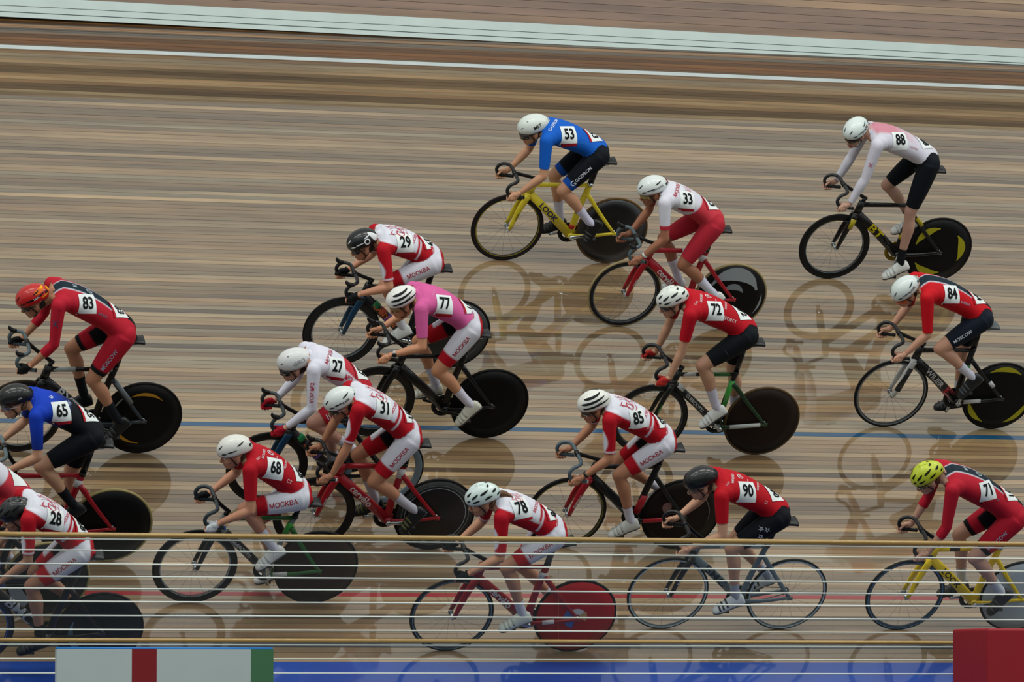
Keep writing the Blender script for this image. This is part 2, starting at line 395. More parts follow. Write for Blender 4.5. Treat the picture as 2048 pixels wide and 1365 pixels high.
    full = [C+np.array([x, -y, z]) for x, y, z in path[::-1]]+[C+np.array([x, y, z]) for x, y, z in path[1:]]
    hb.tube(full, .0155, m=10, hint=(.3, .2, 1), n=72)
    bar = hb.build('handlebar', plastic(rd.get('bar', '#15181b'), .4), root)
    if rd.get('horn'):
        for s in (-1, 1): MB().tube([C+[.055, s*.187, -.006], C+[.09, s*.193, .0], C+[.112, s*.195, .016], C+[.118, s*.195, .036]], [.016, .019, .015, .007], m=10, n=8).build('bar_horn', plastic('#101214', .4), bar)
    for s in (-1, 1): MB().cyl(C+[-.048, s*.2, -.136], C+[-.062, s*.2, -.137], .016).build('bar_plug', plastic(rd.get('plug', '#101214')), bar)
    # wheels
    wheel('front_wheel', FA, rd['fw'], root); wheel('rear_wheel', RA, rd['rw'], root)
    # cranks
    ph = math.radians(rd['phi']); L = .167
    for s in (1, -1):
        P = BB+np.array([math.cos(ph), 0, math.sin(ph)])*L*s
        ca = MB().tube([BB+[0, s*.062, 0], (BB+P)/2+[0, s*.07, 0], P+[0, s*.074, 0]], [.008, .007, .006], [.017, .014, .013], m=10, n=6, hint=(0, 1, .001))
        ca.cyl(BB+[0, s*.04, 0], BB+[0, s*.073, 0], .02); ca.build('crank_arm', CHROME if rd.get('crank', 1) else CARBON, root)
        pd = MB().cyl(P+[0, s*.074, 0], P+[0, s*.165, 0], .009); pd.box(P+[0, s*.133, .0], (.033, .032, .009)); pd.build('pedal', plastic('#1c1e20'), root)
    cr = MB(); ring_profile(cr, BB, [(.1, -.043), (.1, -.048), (.062, -.048), (.062, -.043)], 48)
    for q in range(5):
        a = q*2*math.pi/5; cr.tube([BB+[0, -.046, 0], BB+[.07*math.cos(a), -.046, .07*math.sin(a)]], .007, m=6)
    cr.build('chainring', mat(rd.get('ring', '#26282a'), .35, .8), root)
    ch = MB(); ch.tube([BB+[0, -.046, .099], RA+[0, -.046, .03]], .0045, m=6); ch.tube([BB+[0, -.046, -.099], RA+[0, -.046, -.03]], .0045, m=6)
    ring_profile(ch, RA, [(.033, -.044), (.033, -.048), (.015, -.048), (.015, -.044)], 24); ch.build('chain', mat('#6d6a60', .35, .9), root)
    # frame graphics
    bv = bvh_of(frame)
    if rd.get('logo'):
        s_, col, h, wide = rd['logo']; ex = nrm(BB-HB); n = np.array([0, 1., 0]); ey = np.cross(n, ex)
        text_decal('frame_lettering', bv, s_, HB+(BB-HB)*rd.get('logo_t', .46), ex, ey, n, h, printm(col), frame, wide=wide, eps=.0015, bold=.02)
    if rd.get('fork_logo'):
        s_, col = rd['fork_logo']; a = HB+(FA-HB)*.62; ex = nrm(HB-FA); n = np.array([0, 1., 0]); ey = np.cross(n, ex)
        text_decal('fork_lettering', bvh_of(fork), s_, a+[.0, 0, 0], ex, ey, n, .018, printm(col), fork, eps=.0015, bold=.015)
    for (tube, t0, t1, col) in rd.get('bands', ()):
        a, b, ra2, rb2 = {'seat': (BB, ST, .0185*k, .033*k), 'down': (HB, BB, .0232*k, .0415*k), 'top': (HT+[0, 0, -.025], ST+[0, 0, -.012], .0168*k, .0232*k), 'fork': (HB+[.012, .024, -.03], FA+[-.005, .056, .006], .0132, .0295*k), 'chain': (BB+[-.02, .03, 0], RA+[-.005, .056, 0], .0115, .0195), 'stay': (ST-sd*.1+[-.008, .012, 0], RA+[-.002, .056, .004], .011, .0195)}[tube]
        off = {'seat': np.array([.008, 0, 0]), 'stay': np.array([-.004, .006, .012]), 'fork': np.array([.0, .006, .004]), 'chain': np.array([0, .006, 0])}.get(tube, np.zeros(3))
        MB().tube([a+(b-a)*t0+off, a+(b-a)*t1+off], ra2, rb2, m=14).build('frame_band', paintm(col), frame)
    return root, dict(BB=BB, C=C, SAD=SAD, ph=ph, L=L)

# ------------------------------------------------------------------ riders
def ik3(a, b, l1, l2, hint):
    a, b = np.array(a, float), np.array(b, float); d = b-a; D = np.linalg.norm(d)
    if D > (l1+l2)*.995: s = D/((l1+l2)*.995); l1 *= s; l2 *= s
    x = (l1*l1-l2*l2+D*D)/(2*D); h = math.sqrt(max(l1*l1-x*x, 0)); u = d/D
    n = np.array(hint, float); n = nrm(n-(n @ u)*u)
    return a+u*x+n*h
def rotm(pitch, yaw, roll=0):              # head frame columns: forward, left, up (pitch down positive, yaw to the rider's left positive)
    f = np.array([math.cos(pitch)*math.cos(yaw), math.cos(pitch)*math.sin(yaw), -math.sin(pitch)])
    l = nrm(np.cross([0, 0, 1], f)); u = np.cross(f, l)
    l, u = l*math.cos(roll)+u*math.sin(roll), u*math.cos(roll)-l*math.sin(roll)
    return np.stack([f, l, u], 1)
class Cls: pass
def classify(P, sk):
    c = Cls(); c.p = P; N = len(P); best = np.full(N, 9.0); c.bone = np.zeros(N, int); c.t = np.zeros(N); c.off = np.zeros((N, 3))
    for code, a, b, ra, rb in sk['bones']:
        ab = b-a; t = ((P-a) @ ab)/(ab @ ab); tc = np.clip(t, 0, 1); q = P-(a+tc[:, None]*ab)
        dd = q*np.array([1, .72, 1]) if code == 0 else q
        d = np.linalg.norm(dd, axis=1)-(ra+(rb-ra)*tc)
        m = d < best; best[m] = d[m]; c.bone[m] = code; c.t[m] = t[m]; c.off[m] = q[m]
    r = P-sk['H']; L = np.linalg.norm(sk['S']-sk['H'])
    c.u = (r @ sk['e'])/L; c.w = r @ sk['n']; c.y = P[:, 1]
    return c
# bone codes: 0 torso, 1 neck, 2/3 upper arm L/R, 4/5 forearm L/R, 6/7 thigh L/R, 8/9 shin L/R, 10 head
def garment(name, V, F, sk, allow, cuts, off, paint, parent, m=None):
    c = classify(V, sk); ok = allow(c)
    fm = ok[F].all(1); Fs = F[fm]
    if not len(Fs): return None
    used = np.unique(Fs); mp = np.full(len(V), -1); mp[used] = np.arange(len(used))
    me = bpy.data.meshes.new(name); me.from_pydata(V[used].tolist(), [], mp[Fs].tolist())
    bm = bmesh.new(); bm.from_mesh(me)
    for (co, no, cen, rad) in cuts:
        co, no, cen = Vector(co), Vector(no), Vector(cen)
        fs = [f for f in bm.faces if (f.verts[0].co-cen).length < rad]
        g = set(fs)
        for f in fs: g.update(f.edges); g.update(f.verts)
        bmesh.ops.bisect_plane(bm, geom=list(g), plane_co=co, plane_no=no, clear_outer=True)
    # keep the biggest piece only when stray flakes remain
    bm.normal_update()
    for v in bm.verts: v.co += v.normal*off
    base = np.array([v.co[:] for v in bm.verts])
    bm.to_mesh(me); bm.free()
    cc = classify(base, sk); colr = paint(cc)
    at = me.attributes.new('Col', 'FLOAT_COLOR', 'POINT'); at.data.foreach_set('color', np.hstack([colr, np.ones((len(colr), 1))]).astype(np.float32).ravel())
    me.polygons.foreach_set('use_smooth', [True]*len(me.polygons)); me.update()
    return link(name, me, m or FABRIC, parent)
def hand_mesh(mb, Wd, s, fore):
    # gripping fist round the bar (bar axis runs along x at Wd); s = +1 left, -1 right
    B = np.array([Wd[0], s*.2, Wd[1]]); wr = B+np.array([-.062, s*.012, .048])
    mb.tube([fore*.35+wr*.65, wr, B+[-.035, s*.014, .036]], [.027, .026, .03], [.024, .022, .026], m=14, n=8, hint=(0, 1, 0))
    mb.ell(B+[-.018, s*.018, .024], (.042, .024, .027)); mb.ell(B+[.008, s*.026, .012], (.035, .016, .022))
    for i, (dx, ln, r) in enumerate(((.038, 1.0, .0095), (.016, 1.08, .0098), (-.006, 1.02, .0094), (-.027, .85, .0084))):
        K = [B+[dx-.006, s*.028, .018], B+[dx, s*.036*ln, -.008], B+[dx+.003, s*.018, -.030*ln], B+[dx+.002, -s*.012, -.028*ln], B+[dx, -s*.024, -.012]]
        mb.tube(K, [r*1.1, r*1.08, r, r*.95, r*.8], m=10, n=14, hint=(1, 0, 0))
    mb.tube([B+[-.02, s*.01, .036], B+[.012, -s*.006, .036], B+[.034, -s*.02, .026], B+[.046, -s*.026, .012]], [.014, .0125, .011, .009], m=10, n=10, hint=(0, 0, 1))
    return wr
def shoe(parent, P, th, s, cols):
    f = np.array([math.cos(th), 0, -math.sin(th)]); g = np.array([math.sin(th), 0, math.cos(th)]); y = np.array([0, 1., 0])
    O = P+[0, s*.133, 0]+g*.022
    secs = [(-.178, .022, .034, .052), (-.165, .032, .058, .075), (-.13, .036, .07, .092), (-.09, .036, .068, .092), (-.045, .038, .055, .078), (.0, .047, .044, .058), (.035, .048, .038, .048), (.065, .042, .03, .036), (.085, .028, .02, .024), (.093, .012, .01, .012)]
    R = []; a = np.linspace(0, 2*np.pi, 18, endpoint=False)
    for x, hw, hm, ht in secs:
        prof = np.stack([np.cos(a)*hw, np.where(np.sin(a) > 0, np.sin(a)*ht, np.sin(a)*.012)], 1)
        R.append(O+f*x+y*prof[:, :1]+g*prof[:, 1:])
    R = np.array([spline(np.array(R)[:, j], 22) for j in range(18)]).transpose(1, 0, 2)
    sh = MB().rings(R).build('shoe', plastic(cols[0], .4), parent)
    sl = MB(); Rs = []
    for x, hw, hm, ht in secs:
        prof = np.stack([np.cos(a)*(hw+.002), np.sin(a)*.008-.012], 1); Rs.append(O+f*x+y*prof[:, :1]+g*prof[:, 1:])
    sl.rings(Rs).build('sole', plastic(cols[1], .5), sh)
    for x in (-.03, .005, .035):
        hh = np.interp(x, [q[0] for q in secs], [q[3] for q in secs]); hw = np.interp(x, [q[0] for q in secs], [q[1] for q in secs])
        t = np.linspace(.25, math.pi-.25, 10)
        MB().tube([O+f*x+y*math.cos(q)*(hw+.0015)+g*math.sin(q)*(hh+.0015) for q in t], .0035, .009, m=6, hint=tuple(g)).build('strap', plastic(cols[2], .5), sh)
    return sh
def helmet(rd, parent, Hc, HM):
    kind, c1, c2, vc = rd['helmet']
    cen = Hc+HM @ np.array([-.004, 0, .056])
    long = {'aero': .168, 'semi': .152, 'vent': .150, 'stripe': .150}[kind]
    def surf(az, el, off=0.0):
        ca, sa = math.cos(az), math.sin(az)
        a = (.132 if ca > 0 else long)+off; b = .098+off; h = .100+off
        p = np.array([a*ca*math.cos(el), b*sa*math.cos(el), h*math.sin(el)])
        if ca < 0: p[2] -= .016*ca*ca*(math.cos(el)**2)      # tail drops towards the nape
        if kind == 'vent': p[2] += .004*math.cos(6*sa)*math.sin(el)
        return p
    m, n = 40, 14; R = []
    def rim(az): return math.radians(-9-13*max(0, -math.cos(az))**2-(10 if kind == 'aero' else 1)*math.sin(az)**2)
    for i in range(n+1):
        t = i/n
        ring = [surf(az, rim(az)+(math.radians(86)-rim(az))*t) for az in np.linspace(0, 2*np.pi, m, endpoint=False)]
        R.append(ring)
    lip = [surf(az, rim(az), -.018) for az in np.linspace(0, 2*np.pi, m, endpoint=False)]
    R = np.array([lip]+R) @ HM.T+cen
    mb = MB().rings(R); hs = mb.build('helmet', mat(c1, .35, coat=.3, vary=.04, spec=.3), parent)
    def patch(name, az0, el0, la, wa, rot, col, off=.0022):
        V = []; k = 24; lv = (1, .8, .6, .4, .2)
        for sc in lv:
            for q in range(k):
                a = 2*math.pi*q/k; u, v = math.cos(a)*la*sc, math.sin(a)*wa*sc*(1-.35*math.cos(a))
                d, e2 = u*math.cos(rot)-v*math.sin(rot), u*math.sin(rot)+v*math.cos(rot)
                V.append(surf(az0+d/max(.25, math.cos(el0)), el0+e2, off+(1-sc)*.0012))
        V.append(surf(az0, el0, off+.0013)); V = np.array(V) @ HM.T+cen; n_ = len(lv)
        Fp = [(i*k+q, i*k+(q+1) % k, (i+1)*k+(q+1) % k, (i+1)*k+q) for i in range(n_-1) for q in range(k)]+[((n_-1)*k+q, (n_-1)*k+(q+1) % k, n_*k) for q in range(k)]
        return MB().add(V, Fp).build(name, mat(col, .6, vary=.05, spec=.15), hs)
    R_ = math.radians
    if kind == 'aero':
        for s in (1, -1): patch('vent', s*R_(38), R_(22), .12, .035, s*.5, vc); patch('vent', s*R_(62), R_(55), .07, .03, 0, vc)
        patch('tail_panel', R_(180), R_(12), .35, .2, 0, c2)
    elif kind == 'semi':
        for s in (1, -1):
            patch('vent', s*R_(25), R_(34), .05, .20, -s*.5, vc); patch('vent', s*R_(78), R_(16), .30, .05, s*.12, vc)
            patch('vent', s*R_(118), R_(38), .26, .05, s*.3, vc); patch('vent', s*R_(48), R_(8), .20, .06, s*.2, vc); patch('vent', s*R_(150), R_(14), .14, .11, s*.2, vc)
        patch('panel', R_(180), R_(15), .3, .22, 0, c2)
    elif kind == 'stripe':
        for s in (1, -1):
            for (az, el, la, wa, ro) in ((95, 12, .95, .08, .08), (88, 33, .85, .095, .10), (95, 56, .6, .11, .1)): patch('vent', s*R_(az), R_(el), la, wa, s*ro, vc)
    else:
        for s in (1, -1):
            for (az, el, la, wa, ro) in ((22, 42, .22, .075, 1.25), (58, 34, .26, .08, .7), (100, 40, .28, .08, .35), (142, 30, .22, .08, .2), (62, 11, .24, .07, .25), (106, 13, .24, .07, .15), (148, 7, .18, .07, .15), (30, 13, .16, .07, .6)):
                patch('vent', s*R_(az), R_(el), la, wa, s*ro, vc)
            patch('vent', s*R_(150), R_(60), .14, .06, s*.2, vc)
    st = MB()
    for s in (1, -1):
        chin = np.array([.055, s*.012, -.112])
        for az in (62, 122):
            p = surf(R_(az)*s, rim(R_(az)), -.012)+np.array([-.004, 0, .056]); j = np.array([.012, s*.076, -.055])
            st.tube([Hc+HM @ p, Hc+HM @ j], .0045, .0025, m=6, hint=tuple(HM[:, 0]), n=3)
        st.tube([Hc+HM @ np.array([.012, s*.076, -.055]), Hc+HM @ np.array([.04, s*.052, -.10]), Hc+HM @ chin], .0055, .0028, m=6, hint=tuple(HM[:, 0]), n=6)
    st.build('chin_strap', plastic('#0c0d0f', .6), hs)
    if rd.get('hlogo'):
        s_, col, h = rd['hlogo']; bv = bvh_of(hs)
        n_ = HM @ nrm([-.1, .8, .45]); ex = nrm(HM @ np.array([-1, 0, .18])); ex = nrm(ex-(ex @ n_)*n_); ey = np.cross(n_, ex)
        text_decal('helmet_lettering', bv, s_, cen+HM @ np.array([-.035, .08, .02]), ex, ey, n_, h, printm(col), hs, eps=.003, bold=.015)
    for az, el, la, wa, ro, c_ in rd.get('hpatch', ()): patch('shell_panel', R_(az), R_(el), la, wa, ro, c_, .0018)
    return hs
def person(rd, M, bk):
    H = np.array([rd['H'][0], 0, rd['H'][1]]); S = np.array([rd['S'][0], 0, rd['S'][1]]); Wd = rd['W']
    rd['_H'] = H
    e = nrm(S-H); n = np.array([-e[2], 0, e[0]]); L = np.linalg.norm(S-H); g = rd.get('girth', 1.0)
    HM = rotm(math.radians(rd.get('pitch', 22)), math.radians(rd.get('yaw', 4)), math.radians(rd.get('roll', 0)))
    C = np.array([rd['C'][0], 0, rd['C'][1]]); Hc = C-HM @ np.array([-.002, 0, .064])
    NB = S+e*.02+n*.055; NK = Hc+HM @ np.array([-.035, 0, -.055])
    mb = MB()
    tors = [H-e*.075-n*.035, H-e*.035-n*.005, H+e*.03+n*.008, H+e*.25*L+n*.03, H+e*.52*L+n*.045, H+e*.78*L+n*.045, S+e*.0+n*.035, S+e*.035+n*.04]
    mb.tube(tors, np.array([.06, .135, .158, .135, .148, .162, .15, .09])*g, np.array([.05, .092, .104, .096, .106, .102, .078, .05])*g, m=28, n=30)
    mb.tube([NB-e*.03-n*.01, (NB+NK)/2+n*.006, NK+HM[:, 2]*.03], [.066, .056, .055], m=16, n=10)
    mb.ell(bk['SAD']+np.array([.03, 0, .036]), (.105, .066, .036))      # seat of the pelvis resting on the saddle
    sk = dict(H=H, S=S, e=e, n=n, bones=[]); bones = sk['bones']
    for a, b, r0, r1 in ((H-e*.04, H+e*.25*L+n*.03, .10, .095), (H+e*.25*L+n*.03, H+e*.6*L+n*.045, .095, .105), (H+e*.6*L+n*.045, S+n*.035, .105, .085)): bones.append((0, a, b, r0*g, r1*g))
    bones.append((1, NB+nrm(NK-NB)*.015, NK, .05, .05)); bones.append((10, NK+HM[:, 2]*.03, Hc+HM[:, 2]*.06, .09, .09))
    hands = MB(); J = {}
    for s in (1, -1):
        i = 0 if s > 0 else 1
        Sh = S+[0, s*.168*g, 0]; B = np.array([Wd[0], s*.2, Wd[1]]); wr = B+np.array([-.062, s*.012, .048])
        E = ik3(Sh, wr, .315, .265, (-.75, s*.55, -.35)); J['S', s], J['E', s], J['Wr', s] = Sh, E, wr
        mb.ell(Sh+[-.035, -s*.035, .005], (.075*g, .062*g, .066*g)); mb.ell(Sh, (.056*g, .052*g, .056*g))
        mb.tube([Sh, Sh*.68+E*.32, Sh*.3+E*.7, E], np.array([.053, .048, .041, .037])*g, np.array([.055, .05, .043, .037])*g, m=16, n=12, hint=nrm(np.cross(E-Sh, (0, 0, 1))))
        mb.ell(E, (.038*g, .037*g, .038*g), nu=14, nv=8)
        mb.tube([E, E*.72+wr*.28, E*.35+wr*.65, wr], np.array([.037, .041, .033, .027]), np.array([.037, .04, .031, .024]), m=16, n=12, hint=(0, 1, .01))
        hand_mesh(hands, Wd, s, E)
        bones += [(2+i, Sh, E, .05*g, .038*g), (4+i, E, wr, .04, .027)]
        # leg
        P = bk['BB']+np.array([math.cos(bk['ph']), 0, math.sin(bk['ph'])])*bk['L']*s
        th = math.radians(rd['foot'][0] if s > 0 else rd['foot'][1])
        f = np.array([math.cos(th), 0, -math.sin(th)]); u = np.array([math.sin(th), 0, math.cos(th)])
        A = P+[0, s*.13, 0]-f*.12+u*.115; Hj = H+np.array([0, s*.1*g, 0])
        K = ik3(Hj, A, .452, .448, (1, s*rd.get('knee', .08), .25)); J['H', s], J['K', s], J['A', s], J['P', s], J['th', s] = Hj, K, A, P, th
        mb.ell(Hj-e*.010-n*.008+[0, -s*.01, 0], (.090*g, .082*g, .092*g))
        mb.tube([Hj, Hj*.75+K*.25+n*0, Hj*.4+K*.6, Hj*.12+K*.88, K], np.array([.081, .080, .071, .057, .052])*g, np.array([.098, .093, .079, .062, .056])*g, m=20, n=16, hint=(0, 1, .01))
        mb.ell(K, (.054*g, .05*g, .054*g), nu=16, nv=10)
        ax = nrm(A-K); bk_ = nrm(np.cross(ax, (0, 1, 0))); bk_ = bk_ if bk_[0] < 0 else -bk_
        mb.tube([K, K*.85+A*.15+bk_*.006, K*.68+A*.32+bk_*.014, K*.4+A*.6+bk_*.006, K*.12+A*.88, A], np.array([.05, .047, .051, .040, .032, .033])*g, np.array([.053, .051, .057, .043, .036, .038])*g, m=18, n=18, hint=(0, 1, .01))
        mb.tube([A, A-u*.04, A-u*.07+f*.03], [.033, .032, .028], m=12, n=6)
        bones += [(6+i, Hj, K, .092*g, .055*g), (8+i, K, A, .052*g, .036*g)]
    Vb, Fb = remesh(mb, .0085, 10)
    # head and hands in finer mesh
    hm = MB()
    def hp(x, y, z): return Hc+HM @ np.array([x, y, z])
    hm.ell(hp(-.006, 0, .018), (.1, .076, .1), HM, 28, 18); hm.ell(hp(.03, 0, -.05), (.066, .058, .066), HM); hm.ell(hp(.05, 0, -.078), (.045, .04, .042), HM); hm.ell(hp(.07, 0, -.1), (.022, .024, .018), HM)
    hm.tube([hp(.094, 0, .008), hp(.107, 0, -.018), hp(.116, 0, -.036)], [.009, .0095, .012], m=10, n=6, hint=tuple(HM[:, 1])); hm.ell(hp(.105, 0, -.04), (.014, .017, .009), HM, 12, 8)
    hm.ell(hp(.082, 0, .022), (.018, .05, .012), HM); hm.ell(hp(.086, 0, -.063), (.015, .024, .0075), HM); hm.ell(hp(.085, 0, -.077), (.014, .02, .0075), HM)
    for s in (1, -1):
        hm.ell(hp(.062, s*.04, -.022), (.03, .026, .022), HM); hm.ell(hp(-.008, s*.079, -.012), (.02, .0075, .031), HM, 14, 10); hm.ell(hp(0.0, s*.077, -.038), (.01, .007, .012), HM, 10, 8)
    hm.tube([NB+n*.0, (NB+NK)/2+n*.004, NK+HM[:, 2]*.03], [.05, .053, .053], m=16, n=10)
    Vh, Fh = remesh(hm, .0046, 2); Vg, Fg = remesh(hands, .0042, 1)
    V = np.vstack([Vb, Vh, Vg]); F = np.vstack([Fb, Fh+len(Vb), Fg+len(Vb)+len(Vh)])
    me = bpy.data.meshes.new('person'); me.from_pydata(V.tolist(), [], F.tolist())
    skin = np.array(lin(rd.get('skin', '#c08a6a')))
    col = np.tile(skin, (len(V), 1)); hl = (V-Hc) @ HM; ish = np.zeros(len(V), bool); ish[len(Vb):len(Vb)+len(Vh)] = True
    lips = ish & (hl[:, 0] > .078) & (abs(hl[:, 1]) < .023) & (hl[:, 2] < -.056) & (hl[:, 2] > -.085); col[lips] = skin*np.array([.72, .42, .42])
    brow = ish & (hl[:, 0] > .06) & (abs(hl[:, 1]) > .014) & (abs(hl[:, 1]) < .05) & (hl[:, 2] > .018) & (hl[:, 2] < .03); hair = np.array(lin(rd.get('hair', '#2a1d15'))); col[brow] = hair
    at = me.attributes.new('Col', 'FLOAT_COLOR', 'POINT'); at.data.foreach_set('color', np.hstack([col, np.ones((len(col), 1))]).astype(np.float32).ravel())
    me.polygons.foreach_set('use_smooth', [True]*len(me.polygons)); me.update()
    body = link('person', me, SKIN); body.matrix_world = M
    tag(body, rd['label'], 'person', 'cyclists riding in the bunch')
    # ---- clothes
    sl, hem = rd['sleeve'], rd.get('hem', .80)
    def arm_cut(s):
        t = sl if s > 0 else rd.get('sleeve_r', sl)
        a, b = (J['S', s], J['E', s]) if t <= 1 else (J['E', s], J['Wr', s]); tt = t if t <= 1 else t-1
        q = a+(b-a)*tt; return (q, nrm(b-a), q, .13)
    def leg_cut(s): q = J['H', s]+(J['K', s]-J['H', s])*hem; return (q, nrm(J['K', s]-J['H', s]), q, .16)
    ncut = (NB+nrm(NK-NB)*.022, nrm(NK-NB), NB, .11)
    i0 = {1: 0, -1: 1}
    def arm_ok(c):
        ok = (c.bone == 2) | (c.bone == 3)
        for s in (1, -1):
            t = sl if s > 0 else rd.get('sleeve_r', sl)
            if t > 1: ok |= (c.bone == 4+i0[s]) & (c.t < t-1+.12)
            else: ok &= ~((c.bone == 2+i0[s]) & (c.t > t+.12))
        return ok
    leg_ok = lambda c: ((c.bone == 6) | (c.bone == 7)) & (c.t < hem+.1)
    neck_ok = lambda c: (c.bone == 1) & (c.t < .5)
    kit = KITS[rd['kit']]
    if rd.get('suit'):
        g1 = garment('skinsuit', Vb, Fb, sk, lambda c: (c.bone == 0) | arm_ok(c) | leg_ok(c) | neck_ok(c), [arm_cut(1), arm_cut(-1), leg_cut(1), leg_cut(-1), ncut], .004, lambda c: kit(c, rd), body); g2 = g1
    else:
        hipcut = (H+e*.075, -e, H+e*.02, .33)
        g2 = garment('shorts', Vb, Fb, sk, lambda c: ((c.bone == 0) & (c.u < .45)) | leg_ok(c), [leg_cut(1), leg_cut(-1)], .003, lambda c: kit(c, rd), body)
        g1 = garment('jersey', Vb, Fb, sk, lambda c: ((c.bone == 0) & (c.u+rd.get('jslope', 0)*c.w > rd.get('jhem', .10))) | arm_ok(c) | neck_ok(c), [arm_cut(1), arm_cut(-1), ncut], .0065, lambda c: kit(c, rd, True), body)
    b1, b2 = bvh_of(g1), bvh_of(g2)
    sockc = np.array(lin(rd.get('sock', '#c9ccd6'))); st = rd.get('sock_t', .62)
    for s in (1, -1):
        cut = J['K', s]+(J['A', s]-J['K', s])*st
        if rd.get('sock') != 'none':
            garment('sock', Vb, Fb, sk, lambda c: (c.bone == 8+i0[s]) & (c.t > st-.1), [(cut, nrm(J['K', s]-J['A', s]), cut, .12)], .003, lambda c: np.tile(sockc, (len(c.p), 1)), body)
        shoe(body, J['P', s], J['th', s], s, rd['shoe'])
        gl = rd.get('glove')
        if gl:
            gl = gl if isinstance(gl, str) else gl[0 if s > 0 else 1]
            B = np.array([Wd[0], s*.2, Wd[1]]); gc = np.array(lin(gl)); full = rd.get('glove_full')
            q = B+np.array([-.052, s*.012, .042])
            def gok(c):
                near = (np.linalg.norm(c.p-B, axis=1) < .12)
                return near if full else near & (((c.p-B)[:, 1]*s > .005) & ((c.p-B)[:, 2] > -.022) | ((c.p-B)[:, 2] > .0))
            garment('glove', Vg, Fg, sk, gok, [(q, nrm(J['E', s]-J['Wr', s]), q, .09)], .0025, lambda c: np.tile(gc, (len(c.p), 1)), body)
        if rd.get('band') and s > 0:
            a = J['Wr', s]+(J['E', s]-J['Wr', s])*.1; d = nrm(J['E', s]-J['Wr', s])
            MB().tube([a-d*.011, a-d*.008, a+d*.008, a+d*.011], [.026, .0305, .0305, .026], [.024, .0285, .0285, .024], m=18, hint=(0, 1, .01)).build('wristband', plastic(rd['band']), body)
            if rd.get('watch'):
                nn = nrm(np.array([0, 1, .35])-d*(np.array([0, 1, .35]) @ d)); MB().cyl(a+nn*.027, a+nn*.037, .019).build('watch', plastic('#0f1216', .2), body)
    # ---- head gear
    helmet(rd, body, Hc, HM)
    hr = MB().ell(hp(-.038, 0, -.012), (.072, .074, .066), HM)
    if rd.get('pony'):
        for k, (dy, dz) in enumerate(((0, 0), (.02, -.012), (-.018, -.008), (.01, .014))):
            hr.tube([hp(-.1, dy*.4, -.01), hp(-.145, dy, .0+dz), hp(-.19, dy*1.6+.01, -.02+dz), hp(-.225, dy*2+.035, -.06+dz*2)], [.02, .026, .02, .006], m=10, n=12)
    hr.build('hair', mat(rd.get('hair', '#2a1d15'), .6, bump=.6, scale=120, vary=.6), body)
    gs = rd.get('glasses')
    if gs:
        gm = MB(); Ra = []
        for a in np.linspace(-1.15, 1.15, 21):
            ca, sa = math.cos(a), math.sin(a); hh = .021*(1-.55*abs(sa)**3)+(.008 if gs[1] else 0)
            zo, ro_ = (-.004, .012) if gs[1] else (.0, .004)
            Ra.append([hp(.012+(.096+ro_)*ca, (.083+ro_)*sa, z+zo) for z in (.006+hh*.9, .006-hh)]+[hp(.009+(.096+ro_)*ca, (.081+ro_)*sa, z+zo) for z in (.006-hh, .006+hh*.9)])
        gm.rings(np.array(Ra)); sg = gm.build('sunglasses' if not gs[1] else 'visor', mat(gs[0], .12, coat=.5), body)
        am = MB()
        for s in (1, -1): am.tube([hp(.05, s*.076, .012), hp(-.01, s*.083, .006)], .002, .004, m=6)
        am.build('temple_arm', plastic(gs[2] if len(gs) > 2 else '#15181a'), sg)
    else:
        for s in (1, -1):
            ey_ = MB().ell(hp(.083, s*.031, .002), (.0105, .0125, .008), HM, 14, 10).build('eye', plastic('#cfc8c0', .25), body)
            MB().ell(hp(.0915, s*.031, .002), (.003, .0052, .0052), HM, 10, 6).build('iris', plastic('#241710', .2), ey_)
    # ---- race numbers
    num = rd['num']
    def bib(O, ex, nn, w, h, hd):
        ex = nrm(ex-(ex @ nn)*nn); ey = np.cross(nn, ex)
        V2, F2 = grid2d(w, h, 8, 8); bb = decal('race_number', b1, V2, F2, O, ex, ey, nn, .005, printm('#cfd6d6'), body)
        if not bb: return
        if not num: return
        tv, tf = text2d(num, .028); tv = tv*np.array([.80, 1])*hd
        decal('digits', b1, tv, tf, O+ey*h*.07, ex, ey, nn, .0085, printm('#0d1012'), bb)
        if rd.get('strip', True):
            V2, F2 = grid2d(w*.98, .022, 8, 2); sb = decal('sponsor_strip', b1, V2, F2, O-ey*(h/2+.004), ex, ey, nn, .007, printm('#a01c28'), bb)
    uu, yy = rd.get('bib', (.67, .108))
    nn = nrm(n*.6+np.array([0, .8, 0])); O = H+e*(uu*L)+n*.09+np.array([0, yy, 0])
    bib(O, nrm(-e+n*rd.get('bibtilt', .42)), nn, .155, .16, .098)
    nn = nrm(n*.9+np.array([0, .30, 0])-e*.25); O = H+e*(.21*L)+n*.1+np.array([0, -.005, 0])
    bib(O, nrm(np.array([0, .85, 0])-e*.55), nn, .15, .15, .085)
    # ---- lettering on the kit
    Hj, K = J['H', 1], J['K', 1]; ex = nrm(Hj-K); nn = np.array([0, .93, .36]); nn = nrm(nn-(nn @ ex)*ex); ey = np.cross(nn, ex)
    for it in rd.get('thigh', ()):
        s_, col, h, t, wide = it[:5]; text_decal('lettering', b2, s_, Hj+(K-Hj)*t+ey*(it[5] if len(it) > 5 else 0), ex, ey, nn, h, printm(col), g2, wide=wide, eps=.002)
    nb = nrm(n*.8+np.array([0, .6, 0]))
